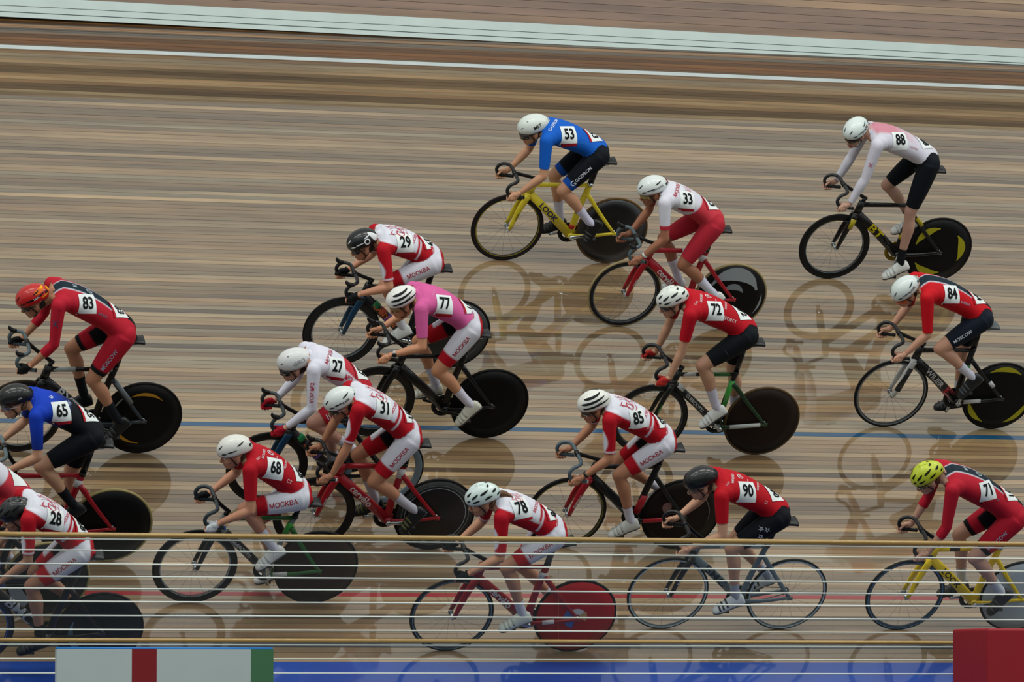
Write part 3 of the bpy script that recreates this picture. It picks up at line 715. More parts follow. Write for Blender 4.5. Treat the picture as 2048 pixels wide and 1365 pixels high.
    for s_, col, h, u_, y_, rot in rd.get('back', ()):      # lettering on the back: along-spine u, lateral y, rotation in degrees
        r_ = math.radians(rot); nq = nrm(n+np.array([0, y_*6, 0])); x0 = nrm(-e-((-e) @ nq)*nq); y0 = np.cross(nq, x0)
        ex = x0*math.cos(r_)+y0*math.sin(r_); ey = np.cross(nq, ex); O = H+e*(u_*L)+n*.1+np.array([0, y_, 0])
        if s_ == 'CREST':
            V2, F2 = strokes2d(CREST, .022); decal('crest', b1, V2*h, F2, O, ex, ey, nq, .005, printm(col), g1)
        elif s_ == 'RING':
            V2, F2 = strokes2d([[(.5*math.cos(a), .5*math.sin(a)) for a in np.linspace(0, 5.6, 9)], [(-.2, -.1), (.1, .3), (.25, -.1), (-.1, -.4)]], .07); decal('emblem', b1, V2*h, F2, O, ex, ey, nq, .003, printm(col), g1)
        else: text_decal('lettering', b1, s_, O, ex, ey, nq, h, printm(col), g1, eps=.003)
    for s_, col, h, t in rd.get('arm', ()):
        a, b = J['S', 1], J['E', 1]; ex = nrm(a-b); nq = np.array([.35, .9, .1]); nq = nrm(nq-(nq @ ex)*ex); ey = np.cross(nq, ex)
        text_decal('lettering', b1, s_, a+(b-a)*t, ex, ey, nq, h, printm(col), g1, eps=.003)
    return body
# ------------------------------------------------------------------ kits (colour of the cloth by place on the body)
C_ = lambda h: np.array(lin(h))
RED, WHT, BLK, NAVY = '#a20f1e', '#c6c8d2', '#101317', '#121a26'
def put(col, m, c):
    m = np.asarray(m, float)[:, None]; col[:] = col*(1-m)+C_(c)*m
def gt(x, a, w=.010): return np.clip((x-a)/w+.5, 0, 1)       # soft step so that colour borders run smooth between vertices
def lt(x, a, w=.010): return 1-gt(x, a, w)
def limb(c): return (c.bone == 2) | (c.bone == 3), (c.bone == 4) | (c.bone == 5), (c.bone == 6) | (c.bone == 7)
TW, UW = .03, .022
def kit_moskva(c, rd, jersey=False):
    ua, fa, th = limb(c); N = len(c.p); col = np.tile(C_(RED), (N, 1)); ay = abs(c.y)
    tor = (c.bone == 0) | (c.bone == 1); top = rd.get('top', 'moskva')
    if top == 'moskva':
        put(col, (tor | ua)*gt(c.u, .42, UW)*gt(c.w-.55*np.maximum(0, ay-.10), .038)*np.where(ua, lt(c.t, .2, TW), 1), WHT)
        put(col, tor*gt(c.u, .345, UW)*lt(c.u, .375, UW)*gt(c.w, -.01)*gt(ay, .03), WHT)
        q = np.hypot((c.t-.52)/.27, (c.off[:, 1])/.04)
        put(col, ua*gt(c.off[:, 0], .008)*lt(q, 1, .2), WHT)
        put(col, ua*gt(c.t, rd['sleeve']-.06, TW)*lt(c.t, rd['sleeve']-.02, TW), WHT)
    elif top == 'pink':
        put(col, tor | ua | fa, '#c2578f')
    if jersey: return col
    low = (((c.bone == 0) & (c.u < .2)) | th)*1.0; Lh = c.off[:, 1]*np.where(c.bone == 7, -1, 1)
    put(col, low, WHT)
    rear = -(c.p-rd['_H'])[:, 0]
    put(col, low*gt(rear, .062)*lt(c.t*th, .4), RED)
    put(col, low*(c.bone == 0)*gt(c.u, .075, UW)*lt(c.u, .1, UW)*gt(ay, .04), RED)
    put(col, th*low*gt(c.t, rd.get('hem', .8)-.19, TW), RED)
    put(col, th*low*lt(Lh, -.035), RED); put(col, th*low*lt(Lh, -.035)*lt(c.t, .45, TW), BLK)
    put(col, (c.bone == 0)*low*lt(ay, .05)*lt(c.w, .0), BLK)
    return col
def kit_moscow(c, rd, jersey=False):        # red with a dark stripe down the spine
    ua, fa, th = limb(c); N = len(c.p); col = np.tile(C_(rd.get('main', '#a81a2c')), (N, 1)); ay = abs(c.y)
    tor = (c.bone == 0) | (c.bone == 1)
    dor = tor*gt(c.w, .03)*gt(c.u, .16, UW)
    put(col, dor*lt(ay, .064), '#b9bfca'); put(col, dor*lt(ay, .052), '#16252f')
    put(col, th*gt(c.t, rd.get('hem', .8)-.085, TW), BLK)
    Lh = c.off[:, 1]*np.where(c.bone == 7, -1, 1); put(col, th*lt(Lh, -.035)*lt(c.t, .55, TW), BLK)
    put(col, (c.bone == 0)*lt(c.u, .05, UW)*lt(ay, .045), BLK)
    if rd.get('shorts_kit') == 'navy' and not jersey: put(col, th | (c.bone == 0), NAVY)
    return col
def kit_plain(c, rd, jersey=False):
    ua, fa, th = limb(c); N = len(c.p); pal = rd['pal']; col = np.tile(C_(pal[0]), (N, 1)); ay = abs(c.y)
    tor = (c.bone == 0) | (c.bone == 1)
    if not jersey:
        put(col, th | ((c.bone == 0) & (c.u < .3) & (not rd.get('suit'))), pal[1])
        if len(pal) > 2: put(col, th*gt(c.t, rd.get('hem', .8)-.12, TW), pal[2])
    if rd.get('fade'):
        f = np.clip((c.u-.5)/.36, 0, 1)[:, None]; f = np.where(((ua | fa))[:, None], np.clip(1.15-c.t*.9, .1, 1)[:, None], f)
        m = ~th; col[m] = (C_('#0b1016')*(1-f)+C_('#1238a8')*f)[m]
    if rd.get('pinktop'):
        put(col, tor*np.clip((c.u-.3)/.6, 0, .75)*gt(c.w, .075, .03)*lt(ay, .10, .03), '#b9586a')
    if rd.get('red_low'):
        put(col, (tor)*lt(c.u+.9*c.w, .50, .03), '#b4323e'); put(col, th, '#a82534'); put(col, (c.bone == 0)*lt(c.u, .32, UW), '#b4323e')
        put(col, ua*gt(c.t, rd['sleeve']-.11, TW), '#a82534')
    if rd.get('uor'):
        put(col, tor*lt(c.u, .55, UW)*gt(c.w, .05)*lt(ay, .11), '#b2303c'); put(col, (c.bone == 0)*lt(c.u, .16, UW), '#a81f2e'); put(col, th, '#a81f2e')
    return col
KITS = dict(moskva=kit_moskva, moscow=kit_moscow, plain=kit_plain)

# ------------------------------------------------------------------ the eighteen riders
DISC = lambda c='#0b0c0e', tire='#141414', deco=(), sheen=0: (tire, c, 'disc', sheen, deco)
RIM = lambda c='#0c0d0f', depth=.05, tire='#111111', deco=(): (tire, c, 'rim', depth, deco)
WSHOE, BSHOE = ('#c9ccc9', '#2a2c2e', '#aeb4b2'), ('#101214', '#1c1e20', '#2a2d30')
MSK = [('МОСКВА', '#9d1828', .038, .34, .95)]
JR = [('МОСКВА', '#c9c4c6', .020, .90, .045, 80), ('RING', '#d3cdcf', .05, .78, .01, 60), ('ЦСКА', '#c9c4c6', .014, .67, .03, 80), ('МОСКВА', '#c9c4c6', .020, .5, .03, 78), ('СМП', '#c9a4a8', .016, .98, .12, 60)]
MS = [('CREST', '#a81c30', .165, .80, .01, 0), ('МОСКВА', '#b4384a', .028, .50, .05, 72)]
R = {
 '53': dict(jslope=2.0, rx=1.213, ry=6.117, wb=.98, hd=-.09, S=(.829, 1.306), W=(1.056, .758), H=(.29, 1.139), C=(.94, 1.373), phi=165, foot=(62, 15), kit='plain', pal=('#0f56b4', '#0c1119', '#12489c'), sleeve=.78, hem=.86,
   helmet=('aero', '#c4ccc6', '#aab3ae', '#5b6462'), hlogo=('MET', '#14181a', .03), glasses=('#1c1d20', True), skin='#b98a6c', sock='#bfc0d6', sock_t=.58, shoe=BSHOE, thigh=[('GAZPROM', '#c3c8d0', .030, .47, .95), ('G', '#c3c8d0', .05, .74, 1.0)],
   back=[('GAZPROM', '#bfcbe0', .028, .93, .05, 62), ('COLNAGO', '#2a74c4', .018, .42, .16, 8)], frame='#cdbb2c', logo=('LOOK', '#16225c', .05, 1.25), fork_logo=('LOOK', '#1a1a1a'), bands=[('seat', .42, .58, '#1c3a86'), ('seat', .12, .2, '#a81c20')], collar=1,
   fw=RIM('#15161a', .042, '#1a0d0e', [(.03, .008, '#8a7a1e')]), rw=DISC('#0d0f11', '#5a4324', (), 1), label='cyclist number 53 in blue jersey, black shorts and smooth white aero helmet', bike_label='yellow track bike with black disc rear wheel under the rider in blue'),
 '88': dict(jslope=2.0, rx=4.295, ry=5.946, wb=1.0, hd=.38, S=(.885, 1.471), W=(1.098, .849), H=(.312, 1.277), C=(1.061, 1.544), phi=288, foot=(28, 20), kit='plain', pal=('#c3c3cf', '#0e141b'), pinktop=1, sleeve=1.93, hem=.88, yaw=38, pitch=24,
   helmet=('semi', '#c3cfcc', '#b9c6c2', '#39444a'), hlogo=('KASK', '#23282c', .03), glasses=('#0c0d10', False), skin='#b08a78', sock='#14171c', sock_t=.74, shoe=WSHOE, strip=False, back=[('МОСКВА', '#b46a78', .016, .40, .14, 4)], arm=[('Ж', '#b03a50', .035, .55)], bar='#1c2022',
   frame='#0c0c0d', logo=('BT', '#b8a818', .075, 1.5), bands=[('fork', .12, .4, '#a89a16'), ('seat', .30, .42, '#b8a818'), ('stay', .12, .32, '#a89a16')], ring='#8a7424', fw=RIM('#0e1012', .055, '#121314', [(.05, .005, '#6a7476')]), rw=DISC('#0c0d0e', '#101010', [(.195, .265, 15, 85, '#a09a14', True), (.195, .265, 135, 205, '#a09a14', True), (.195, .265, 255, 325, '#a09a14', True)]),
   label='cyclist number 88 in white long-sleeved jersey with pink shoulders, face turned aside', bike_label='black track bike with yellow lettering and three yellow arcs on its disc'),
 '33': dict(rx=2.027, ry=5.026, wb=.985, hd=.1, S=(.851, 1.337), W=(1.032, .778), H=(.329, 1.106), C=(.943, 1.412), phi=184, foot=(45, 15), kit='plain', suit=1, pal=('#c5c6d0', '#a82534'), red_low=1, sleeve=.72, hem=.86,
   helmet=('semi', '#c3cbc9', '#7a1a22', '#1b2022'), hlogo=('SPECIALIZED', '#4a5052', .014), glasses=('#8a7a3a', False), skin='#94634a', sock='#c7c9d8', sock_t=.52, shoe=WSHOE, band='#b9bdbb', back=[('МОСКВА', '#a92a3a', .034, .86, .05, 74), ('CREST', '#a92a3a', .08, .66, .01, 0)],
   frame='#98101e', logo=('cervélo', '#cfcfd0', .06, 1.0), fork_logo=('cervélo', '#d0c8c8'), bands=[('seat', .78, .9, '#c4c6c8'), ('top', .55, .98, '#b9bcc0')], bar='#4a5a60', horn=1, fw=RIM('#16181a', .045, '#8a7c58', [(.035, .008, '#5a6266')]), rw=DISC('#0c0c0d', '#8a7c58', [(.17, .3, 30, 160, '#8a9296', True), (.08, .14, 40, 150, '#70787c', True), (.27, .29, 170, 215, '#8a9296', True)]),
   label='cyclist number 33 in white and red skinsuit with white vented helmet', bike_label='red track bike with white lettering and tan tyres under number 33'),
 '29': dict(hpatch=[(140, 25, .22, .45, 0, '#c9ced0')], rx=-.702, ry=4.288, wb=.979, hd=.02, S=(.784, 1.225), W=(.999, .775), H=(.312, 1.072), C=(.944, 1.225), phi=15, foot=(30, 35), kit='moskva', sleeve=.82, hem=.84, pitch=28,
   helmet=('semi', '#0e1214', '#c9ced0', '#c4cacc'), hlogo=('O', '#d5dadb', .05), skin='#b88468', sock='#c4c6d0', shoe=WSHOE, glasses=('#15181a', False), glove='#101214', thigh=MSK, back=MS,
   frame='#101216', fork='#123a56', logo=('CANYON', '#c96a3a', .05, 1.0), bar='#14171a', horn=1, bands=[('down', .2, .3, '#1d7a4a'), ('down', .36, .44, '#a8482a'), ('down', .5, .58, '#5a3a86')], fw=RIM('#1b1f22', .075, '#0f1011', [(.062, .01, '#7a8488')]), rw=DISC('#1a1f22', '#0e0e0f', (), 1),
   label='cyclist number 29 in white and red kit with black helmet and black gloves', bike_label='black track bike with dark blue fork and multicoloured down tube under number 29'),
 '77': dict(rx=-.632, ry=3.195, wb=.986, hd=.11, S=(.79, 1.324), W=(1.044, .863), H=(.307, 1.105), C=(.931, 1.333), phi=190, foot=(48, 12), kit='moskva', top='pink', sleeve=.74, hem=.80, pitch=26, yaw=12,
   helmet=('stripe', '#cfd0cc', '#cfd0cc', '#16191b'), hlogo=('MET', '#14181a', .02), glasses=('#8a6a3a', False), skin='#bd8766', hair='#3a2a1e', sock='#c6c6d4', sock_t=.60, shoe=('#bfbfb2', '#3a3a38', '#a6a698'), band='#b4b8b8', watch=1, thigh=MSK, back=[('ЖЕНЩИНЫ', '#d48ab4', .014, .88, .05, 74)],
   frame='#0a0b0c', bar='#14171a', horn=1, fw=RIM('#101112', .065, '#101010', [(.06, .004, '#5a5e60')]), rw=DISC('#08090a', '#0a0a0a'), crank=0,
   label='cyclist number 77 in pink jersey and white shorts with red cuffs', bike_label='plain all-black track bike with black disc wheel under the rider in pink'),
 '83': dict(hpatch=[(140, 38, .5, .17, .15, '#c8641a'), (150, 40, .32, .12, .15, '#dc9a1c'), (112, 17, .6, .06, .15, '#120d0d'), (140, 6, .38, .07, .1, '#c8741a')], bibtilt=.55, rx=-3.648, ry=2.883, wb=.985, hd=-.1, S=(.842, 1.461), W=(1.065, .892), H=(.266, 1.165), C=(1.036, 1.446), phi=196, foot=(48, 18), kit='moscow', suit=1, sleeve=1.45, hem=.82, girth=1.04, pitch=30,
   helmet=('semi', '#a81414', '#d08a12', '#140c0c'), hlogo=('Lazer', '#c9c9c9', .018), glasses=('#15181a', False), skin='#a9785c', sock='#14181e', sock_t=.60, shoe=BSHOE, glove='#0f1113', thigh=[('MOSCOW', '#8f9fb4', .034, .48, .95)], back=[('М', '#9fb0b8', .035, .86, .0, 90), ('RING', '#9fb0b8', .05, .66, .0, 90), ('МОСКВА', '#5a6a7a', .016, .42, .15, 6)], arm=[('Ж', '#3a4a6a', .045, .42)],
   frame='#0b0c0d', logo=('BXT', '#b4b8ba', .07, 1.3), stays='#2a3238', bands=[('top', .05, .4, '#8f9896'), ('top', .72, .96, '#8f9896'), ('stay', .1, .6, '#6a7478')], bar='#4c5a60', horn=1, fw=RIM('#121314', .05, '#2a2018', [(.05, .004, '#8a8f90')]), rw=DISC('#0b0b0c', '#101010', [(.215, .245, 60, 130, '#a87a18', True), (.215, .245, 270, 370, '#b07e16', True), (.25, .262, 10, 60, '#8a8a80', True)]),
   label='cyclist number 83 in red skinsuit with dark spine stripe and red-orange helmet', bike_label='black track bike with orange arcs on its disc under the red-helmeted rider'),
 '65': dict(bibtilt=.65, rx=-4.16, ry=1.336, wb=.985, hd=0, S=(.737, 1.415), W=(.963, .908), H=(.265, 1.193), C=(.897, 1.494), phi=95, foot=(40, 22), kit='plain', suit=1, pal=('#0b1016', '#0b1016'), fade=1, sleeve=.80, hem=.80, pitch=20,
   helmet=('semi', '#0c0e10', '#0c0e10', '#26292c'), hlogo=('POC', '#b9bdbb', .012), glasses=('#4a4a6a', False, '#c9c9cc'), skin='#b48a6e', hair='#7a5a3c', sock='#12151b', sock_t=.62, shoe=BSHOE, back=[('М', '#c0c8dc', .03, .86, .03, 60), ('Ж', '#8a9ab4', .04, .56, .02, 60)],
   frame='#98101e', logo=('cervélo', '#b9b0b0', .055, 1.0), bands=[('seat', .78, .9, '#c4c6c8')], bar='#5a6a70', fw=RIM('#101112', .05), rw=DISC('#0b0c0d', '#8f8458'),
   label='cyclist number 65 in blue skinsuit fading to black with black helmet', bike_label='red track bike with black disc wheel and tan tyre under number 65'),
 '27': dict(rx=-1.773, ry=2.177, wb=.969, hd=-.09, S=(.768, 1.354), W=(.988, .804), H=(.322, 1.093), C=(.907, 1.348), phi=105, foot=(40, 20), kit='plain', suit=1, pal=('#c6c7d3', '#a81f2e'), uor=1, sleeve=1.93, hem=.80, pitch=20,
   helmet=('aero', '#c3c6c6', '#b4b8b8', '#4a5052'), hlogo=('GIRO', '#8a8f92', .032), glasses=('#14161a', True), skin='#b88a78', sock='#c4c6d0', shoe=BSHOE, glove='#981022', glove_full=1, back=[('МОСКВА', '#a92a3a', .034, .84, .05, 74), ('№2', '#b0303e', .04, .40, .15, 4)], arm=[('УОР №2', '#a92a3a', .034, .55)], thigh=[('IIII', '#d0c8cc', .05, .66, 1.0)],
   frame='#0f1114', fork='#0d3a58', bar='#2a3236', horn=1, bands=[('down', .15, .24, '#1d9a5a'), ('down', .30, .36, '#b0522a'), ('down', .44, .5, '#1d9a5a'), ('down', .56, .6, '#5a3a86')], fw=RIM('#101113', .06, '#0e0f10'), rw=RIM('#6a7880', .06, '#0e0f10'),
   label='cyclist number 27 in white long-sleeved skinsuit with red gloves and white aero helmet', bike_label='black track bike with dark blue fork under the rider with red gloves'),
 '31': dict(rx=-1.491, ry=1.537, wb=.992, hd=-.06, S=(.828, 1.396), W=(1.026, .781), H=(.34, 1.093), C=(.951, 1.395), phi=172, foot=(50, 18), kit='moskva', sleeve=.86, hem=.80, pitch=30, yaw=8,
   helmet=('semi', '#c4ccca', '#c4ccca', '#1b1f21'), hlogo=('KASK', '#1b1f21', .02), glasses=('#14161a', False, '#c4c8ca'), skin='#a8765a', sock='#a9a9b4', sock_t=.55, shoe=('#14181a', '#20242a', '#4a4a20'), thigh=MSK, back=MS, saddle='#16191c',
   frame='#96101d', logo=('cervélo', '#d0cccc', .06, 1.0), fork_logo=('cervélo', '#d0c8c8'), bands=[('seat', .76, .93, '#c4c6c8')], bar='#131619', horn=1, plug='#c9ccca', fw=RIM('#101113', .06, '#101010'), rw=DISC('#101214', '#141414', [(.25, .256, 0, 360, '#8a9296', False), (.275, .282, 0, 360, '#5a6266', False)], 1),
   label='cyclist number 31 in white and red kit with white helmet on red bike', bike_label='red track bike with white lettering and grey-ringed disc wheel under number 31'),
 '68': dict(rx=-2.621, ry=.784, wb=.965, hd=-.06, S=(.70, 1.32), W=(.942, .827), H=(.25, 1.031), C=(.817, 1.424), phi=75, foot=(40, 20), kit='moskva', top='red', sleeve=.72, hem=.80, pitch=20,
   helmet=('semi', '#c9cac4', '#8a1a22', '#2a2c2c'), skin='#b98468', hair='#4a3424', sock='#c3c4cf', sock_t=.55, shoe=WSHOE, glove=('#c9ccd0', '#15181a'), thigh=[('МОСКВА', '#9d1828', .042, .34, .95)], back=JR+[('СТ', '#d0c4c6', .028, .36, .15, 6)], strip=False,
   frame='#6a7270', fork='#1a1d1c', stays='#255c28', tubes=.8, logo=('GUERCIOTTI', '#c4c8c6', .028, 1.0), bands=[('down', .12, .75, '#121413'), ('top', .1, .98, '#1f5a24'), ('seat', .7, .9, '#3a9a3a'), ('chain', .05, .35, '#b0b4b2')], bar='#2a3438', plug='#1a4a9a', fw=RIM('#101214', .05, '#0f1112', [(.046, .007, '#8a9498')]), rw=DISC('#2e2019', '#0f1010'),
   label='cyclist number 68 in plain red jersey and white shorts with white gloves', bike_label='black and green track bike with brown disc wheel behind the wooden rail'),
 '28': dict(rx=-4.471, ry=-.06, wb=.985, hd=0, S=(.693, 1.408), W=(.905, .86), H=(.251, 1.097), C=(.771, 1.393), phi=342, foot=(22, 22), kit='moskva', sleeve=.80, hem=.80, pitch=26,
   helmet=('vent', '#16191b', '#16191b', '#050606'), skin='#9c7058', sock='#14171a', sock_t=.78, shoe=BSHOE, thigh=MSK, back=MS, frame='#0c0e10', logo=('BMC', '#aab4b8', .085, 1.2), bands=[('fork', .1, .35, '#a8a024')], bar='#12306a', fw=RIM('#12203a', .05, '#0e1016', [(.04, .006, '#3a6ab0')]), rw=DISC('#0a1016', '#0a0c0e', [(.2, .25, -70, 20, '#4a6a7a', True)]),
   label='cyclist number 28 in white and red kit with black vented helmet', bike_label='black track bike with large white lettering and dark disc wheel behind the lower rail'),
 '72': dict(jslope=2.0, rx=1.722, ry=3.002, wb=1.0, hd=.01, S=(.903, 1.447), W=(1.047, .825), H=(.336, 1.22), C=(1.038, 1.517), phi=40, foot=(38, 25), kit='plain', pal=('#a80e1e', '#0e1318'), sleeve=.70, hem=.82, girth=1.03, pitch=24,
   helmet=('vent', '#c9cfc8', '#c9cfc8', '#23282a'), glasses=('#2a1c2a', False), skin='#b48a70', hair='#241a14', sock='#c0c0d0', sock_t=.56, shoe=WSHOE, glove='#a82a26', thigh=[('I', '#3a4046', .06, .5, .5)], back=JR+[('ПРОФСТ', '#c9c0c2', .03, .42, .15, 6)], strip=False,
   frame='#101312', fork='#141716', stays='#16341a', tubes=.8, logo=('GUERCIOTTI', '#c9ccca', .03, 1.0), fork_logo=('TRACK', '#4aa048'), bands=[('seat', .35, .86, '#3f9a40'), ('top', .08, .3, '#b4b9b6'), ('top', .45, .9, '#1f5a24'), ('chain', .2, .9, '#a8adaa'), ('down', .08, .2, '#b4b9b6')], fw=RIM('#17191a', .045, '#101112', [(.038, .008, '#4a5458')]), rw=DISC('#1f1511', '#4a3a22'),
   label='cyclist number 72 in red jersey and black shorts with red gloves', bike_label='black and green track bike with brown disc wheel under the red-gloved rider'),
 '84': dict(jslope=2.0, rx=4.046, ry=3.473, wb=1.0, hd=.13, S=(.957, 1.383), W=(1.112, .813), H=(.366, 1.151), C=(1.115, 1.378), phi=100, foot=(50, 10), kit='moscow', main='#b3101c', shorts_kit='navy', sleeve=.97, hem=.78, pitch=40, yaw=18,
   helmet=('semi', '#bfcac8', '#9aa6a6', '#39444a'), hlogo=('KASK', '#2a3034', .022), glasses=('#b0401a', True), skin='#bb8e76', sock='#c0c2d0', sock_t=.62, shoe=('#16191a', '#2a2d2e', '#3a4042'), thigh=[('MOSCOW', '#c3c8d0', .030, .52, .95)], back=[('МОСКВА', '#8fa0b4', .018, .42, .15, 6)], 
   frame='#0d0e0f', fork='#b3b6b4', logo=('WILIER', '#b9bcbc', .05, 1.1), bands=[('fork', .2, .85, '#141516'), ('down', .72, .95, '#a81c22'), ('chain', .1, .5, '#b3b6b4'), ('stay', .6, .72, '#b8babc'), ('seat', .6, .7, '#2a7a3a')], saddle='#4a5254', fw=RIM('#1b1d1e', .03, '#101112', [(.012, .012, '#6a7072')]), rw=DISC('#0c0d0e', '#111111', [(.25, .298, 60, 125, '#a09a14', True), (.25, .298, 190, 250, '#a09a14', True), (.25, .298, 292, 350, '#a09a14', True)]),
   label='cyclist number 84 in red top with dark spine stripe and navy shorts', bike_label='black and white track bike with yellow-ringed disc under the rider in navy shorts'),
 '85': dict(rx=.603, ry=1.58, wb=.977, hd=.1, S=(.835, 1.313), W=(1.035, .768), H=(.297, 1.059), C=(.949, 1.387), phi=338, foot=(24, 30), kit='moskva', sleeve=.84, hem=.80, pitch=24,
   helmet=('stripe', '#cfd0c9', '#cfd0c9', '#14171a'), hlogo=('MET', '#14181a', .018), glasses=('#3a3030', False), skin='#a9775a', sock='#c3c4d2', sock_t=.72, shoe=('#b4b8b2', '#3a3a38', '#9aa09a'), band='#15181a', thigh=MSK, back=MS+[('МОСКВА', '#c99aa2', .016, .40, .15, 5)], bib=(.62, .115), bibtilt=.8,
   frame='#0c0d0f', fork='#9a1420', stays='#111214', logo=('PINARELLO', '#2a3034', .03, 1.0), fork_logo=('PINARELLO', '#c9ccca'), bands=[('chain', .1, .75, '#a01824'), ('seat', .12, .45, '#a01824')], bar='#4a5a62', plug='#c9ccca', fw=RIM('#16181a', .03, '#0f1011', [(.018, .008, '#6a6a24')]), rw=DISC('#1c1512', '#101010', [(.23, .24, 120, 200, '#5a5654', True), (.12, .2, 10, 50, '#7a5a56', True)]),
   label='cyclist number 85 in white and red kit with striped white helmet', bike_label='black track bike with red and white fork and dark brown disc'),
 '90': dict(jslope=2.0, rx=1.18, ry=.459, wb=1.0, hd=.07, S=(.801, 1.352), W=(1.034, .861), H=(.252, 1.12), C=(.949, 1.412), phi=355, foot=(24, 24), kit='plain', pal=('#a80e1c', '#10131b'), sleeve=.66, hem=.80, pitch=26,
   helmet=('semi', '#0c1012', '#15191b', '#1f2426'), skin='#b98d72', hair='#3a2a1e', sock='#9aa2b0', sock_t=.76, shoe=('#bcc4c8', '#4a4d50', '#2a2d30'), glasses=('#5a4a42', False), thigh=[('☆', '#a9b0bc', .05, .3, 1.0), ('☆', '#a9b0bc', .05, .46, 1.0, -.02), ('☆', '#a9b0bc', .045, .38, 1.0, .035)], back=JR+[('□', '#d0c4c6', .024, .34, .14, 6)], strip=False,
   frame='#5a6c74', fork='#141618', tubes=.85, logo=('BMC', '#26323a', .06, 1.6), fork_logo=('BMC', '#c4c8ca'), bands=[('top', .3, .9, '#8a9aa2')], bar='#121517', fw=RIM('#26343c', .022, '#0f1214', [(.004, .012, '#a3b8c4')]), rw=RIM('#26343c', .022, '#0f1214', [(.004, .012, '#a3b8c4')]), post='#15181a',
   label='cyclist number 90 in red jersey and star-patterned navy shorts with black helmet', bike_label='grey track bike with two spoked wheels behind the wooden rail'),
 '78': dict(rx=-.668, ry=.15, wb=1.0, hd=.12, S=(.811, 1.334), W=(1.052, .819), H=(.324, 1.131), C=(.953, 1.437), phi=8, foot=(24, 24), kit='moskva', sleeve=.90, hem=.80, pitch=24, pony=1,
   helmet=('vent', '#bfd0cc', '#bfd0cc', '#12181a'), hlogo=('MET', '#14181a', .014), skin='#b08064', hair='#6a4a30', sock='#c0c4d0', sock_t=.74, shoe=('#bcc4bc', '#3a3a38', '#a0a8a0'), glove='#101416', thigh=MSK, back=[('CREST', '#b02438', .10, .84, .02, 0), ('МОСКВА', '#b4384a', .028, .50, .03, 72), ('МОСКВА', '#c9c0c2', .026, .48, .17, 4)], arm=[('МОСКВА', '#9a2030', .016, .5)], bib=(.76, .09), bibtilt=.75,
   frame='#8a0f1c', logo=('cervélo', '#cfcccc', .06, 1.0), bands=[('seat', .78, .88, '#c4c6c8'), ('chain', .25, .5, '#c4c0c0')], post='#4a4a42', bar='#111417', fw=RIM('#15242c', .028, '#0e1214', [(.008, .006, '#6a8494')]), rw=DISC('#a01420', '#101413', [(.03, .10, -80, 60, '#3a6ab0', False), (.03, .08, 60, 140, '#b9bcc0', False), (.03, .09, 140, 200, '#b08a5a', False)]), saddle='#12302a',
   label='cyclist number 78 in white and red kit with long ponytail', bike_label='red track bike with bright red disc wheel under the ponytailed rider'),
 '71': dict(rx=3.176, ry=.455, wb=.985, hd=.08, S=(.888, 1.444), W=(1.038, .837), H=(.26, 1.141), C=(1.07, 1.486), phi=172, foot=(52, 15), kit='moscow', suit=1, sleeve=1.35, hem=.80, girth=1.05, pitch=38,
   helmet=('vent', '#aebc2a', '#1b2014', '#101508'), glasses=('#4a4a20', False, '#b0b41e'), skin='#b48a76', hair='#5a3420', sock='#b9c0c8', sock_t=.70, shoe=('#1a1c1d', '#2a2d2e', '#2a2d2e'), thigh=[('MOSCOW', '#8fa0b4', .034, .48, .95)], back=[('М', '#9fb0b8', .035, .86, .0, 90), ('RING', '#9fb0b8', .05, .68, .0, 90), ('МОСКВА', '#5a6a7a', .016, .42, .15, 6)], bib=(.56, .10), bibtilt=.85, saddle='#8a9a98',
   frame='#e8c80e', logo=('LOOK', '#15181a', .05, 1.25), fork_logo=('LOOK', '#1a1a1a'), bands=[('seat', .45, .6, '#1c3a86'), ('top', .2, .36, '#2a2a1a')], collar=1, fw=RIM('#1b2a38', .03, '#0f1214', [(.006, .008, '#4a7aa8')]), rw=DISC('#a9b6bd', '#141a1c'),
   label='cyclist number 71 in red skinsuit with bright yellow-green vented helmet', bike_label='yellow track bike with pale grey disc wheel behind the wooden rail'),
 '61': dict(rx=-4.776, ry=.60, wb=.985, hd=0, S=(.78, 1.36), W=(1.03, .80), H=(.30, 1.08), C=(.93, 1.42), phi=40, foot=(30, 25), kit='plain', suit=1, pal=('#c5c6d0', '#a82534'), red_low=1, sleeve=.76, hem=.82,
   helmet=('semi', '#15181a', '#15181a', '#2a2d30'), skin='#a9775a', sock='#c0c2d0', shoe=BSHOE, frame='#0d0f11', rw=DISC('#16191c', '#8f8458', [(.2, .3, 300, 350, '#8a9aa8', False)]), fw=RIM('#101112', .05), bands=[('top', .5, .7, '#a8a024')], num='',  # rear disc carries one pale blue-grey wedge near its rim
   label='cyclist in red and white skinsuit hidden behind number 28, back only showing', bike_label='black track bike with tan-tyred disc wheel behind the black vented helmet'),
}
LEAN = math.radians(1.5)
for key, rd in R.items():
    rd.setdefault('num', key); rd['key'] = key
    hd = math.radians(rd['hd'])
    fw = Vector((-math.cos(hd), math.sin(hd), 0)); lf = Vector((-math.sin(hd), -math.cos(hd), 0)); nz = Vector((0, 0, 1))
    up = nz*math.cos(LEAN)-lf*math.sin(LEAN); lf = lf*math.cos(LEAN)+nz*math.sin(LEAN)
    fw, lf, up = T3 @ fw, T3 @ lf, T3 @ up; o = tw(rd['rx'], rd['ry'], .0)
    M = Matrix(((fw.x, lf.x, up.x, o.x), (fw.y, lf.y, up.y, o.y), (fw.z, lf.z, up.z, o.z), (0, 0, 0, 1)))
    _, bk = bicycle(rd, M)
    person(rd, M, bk)

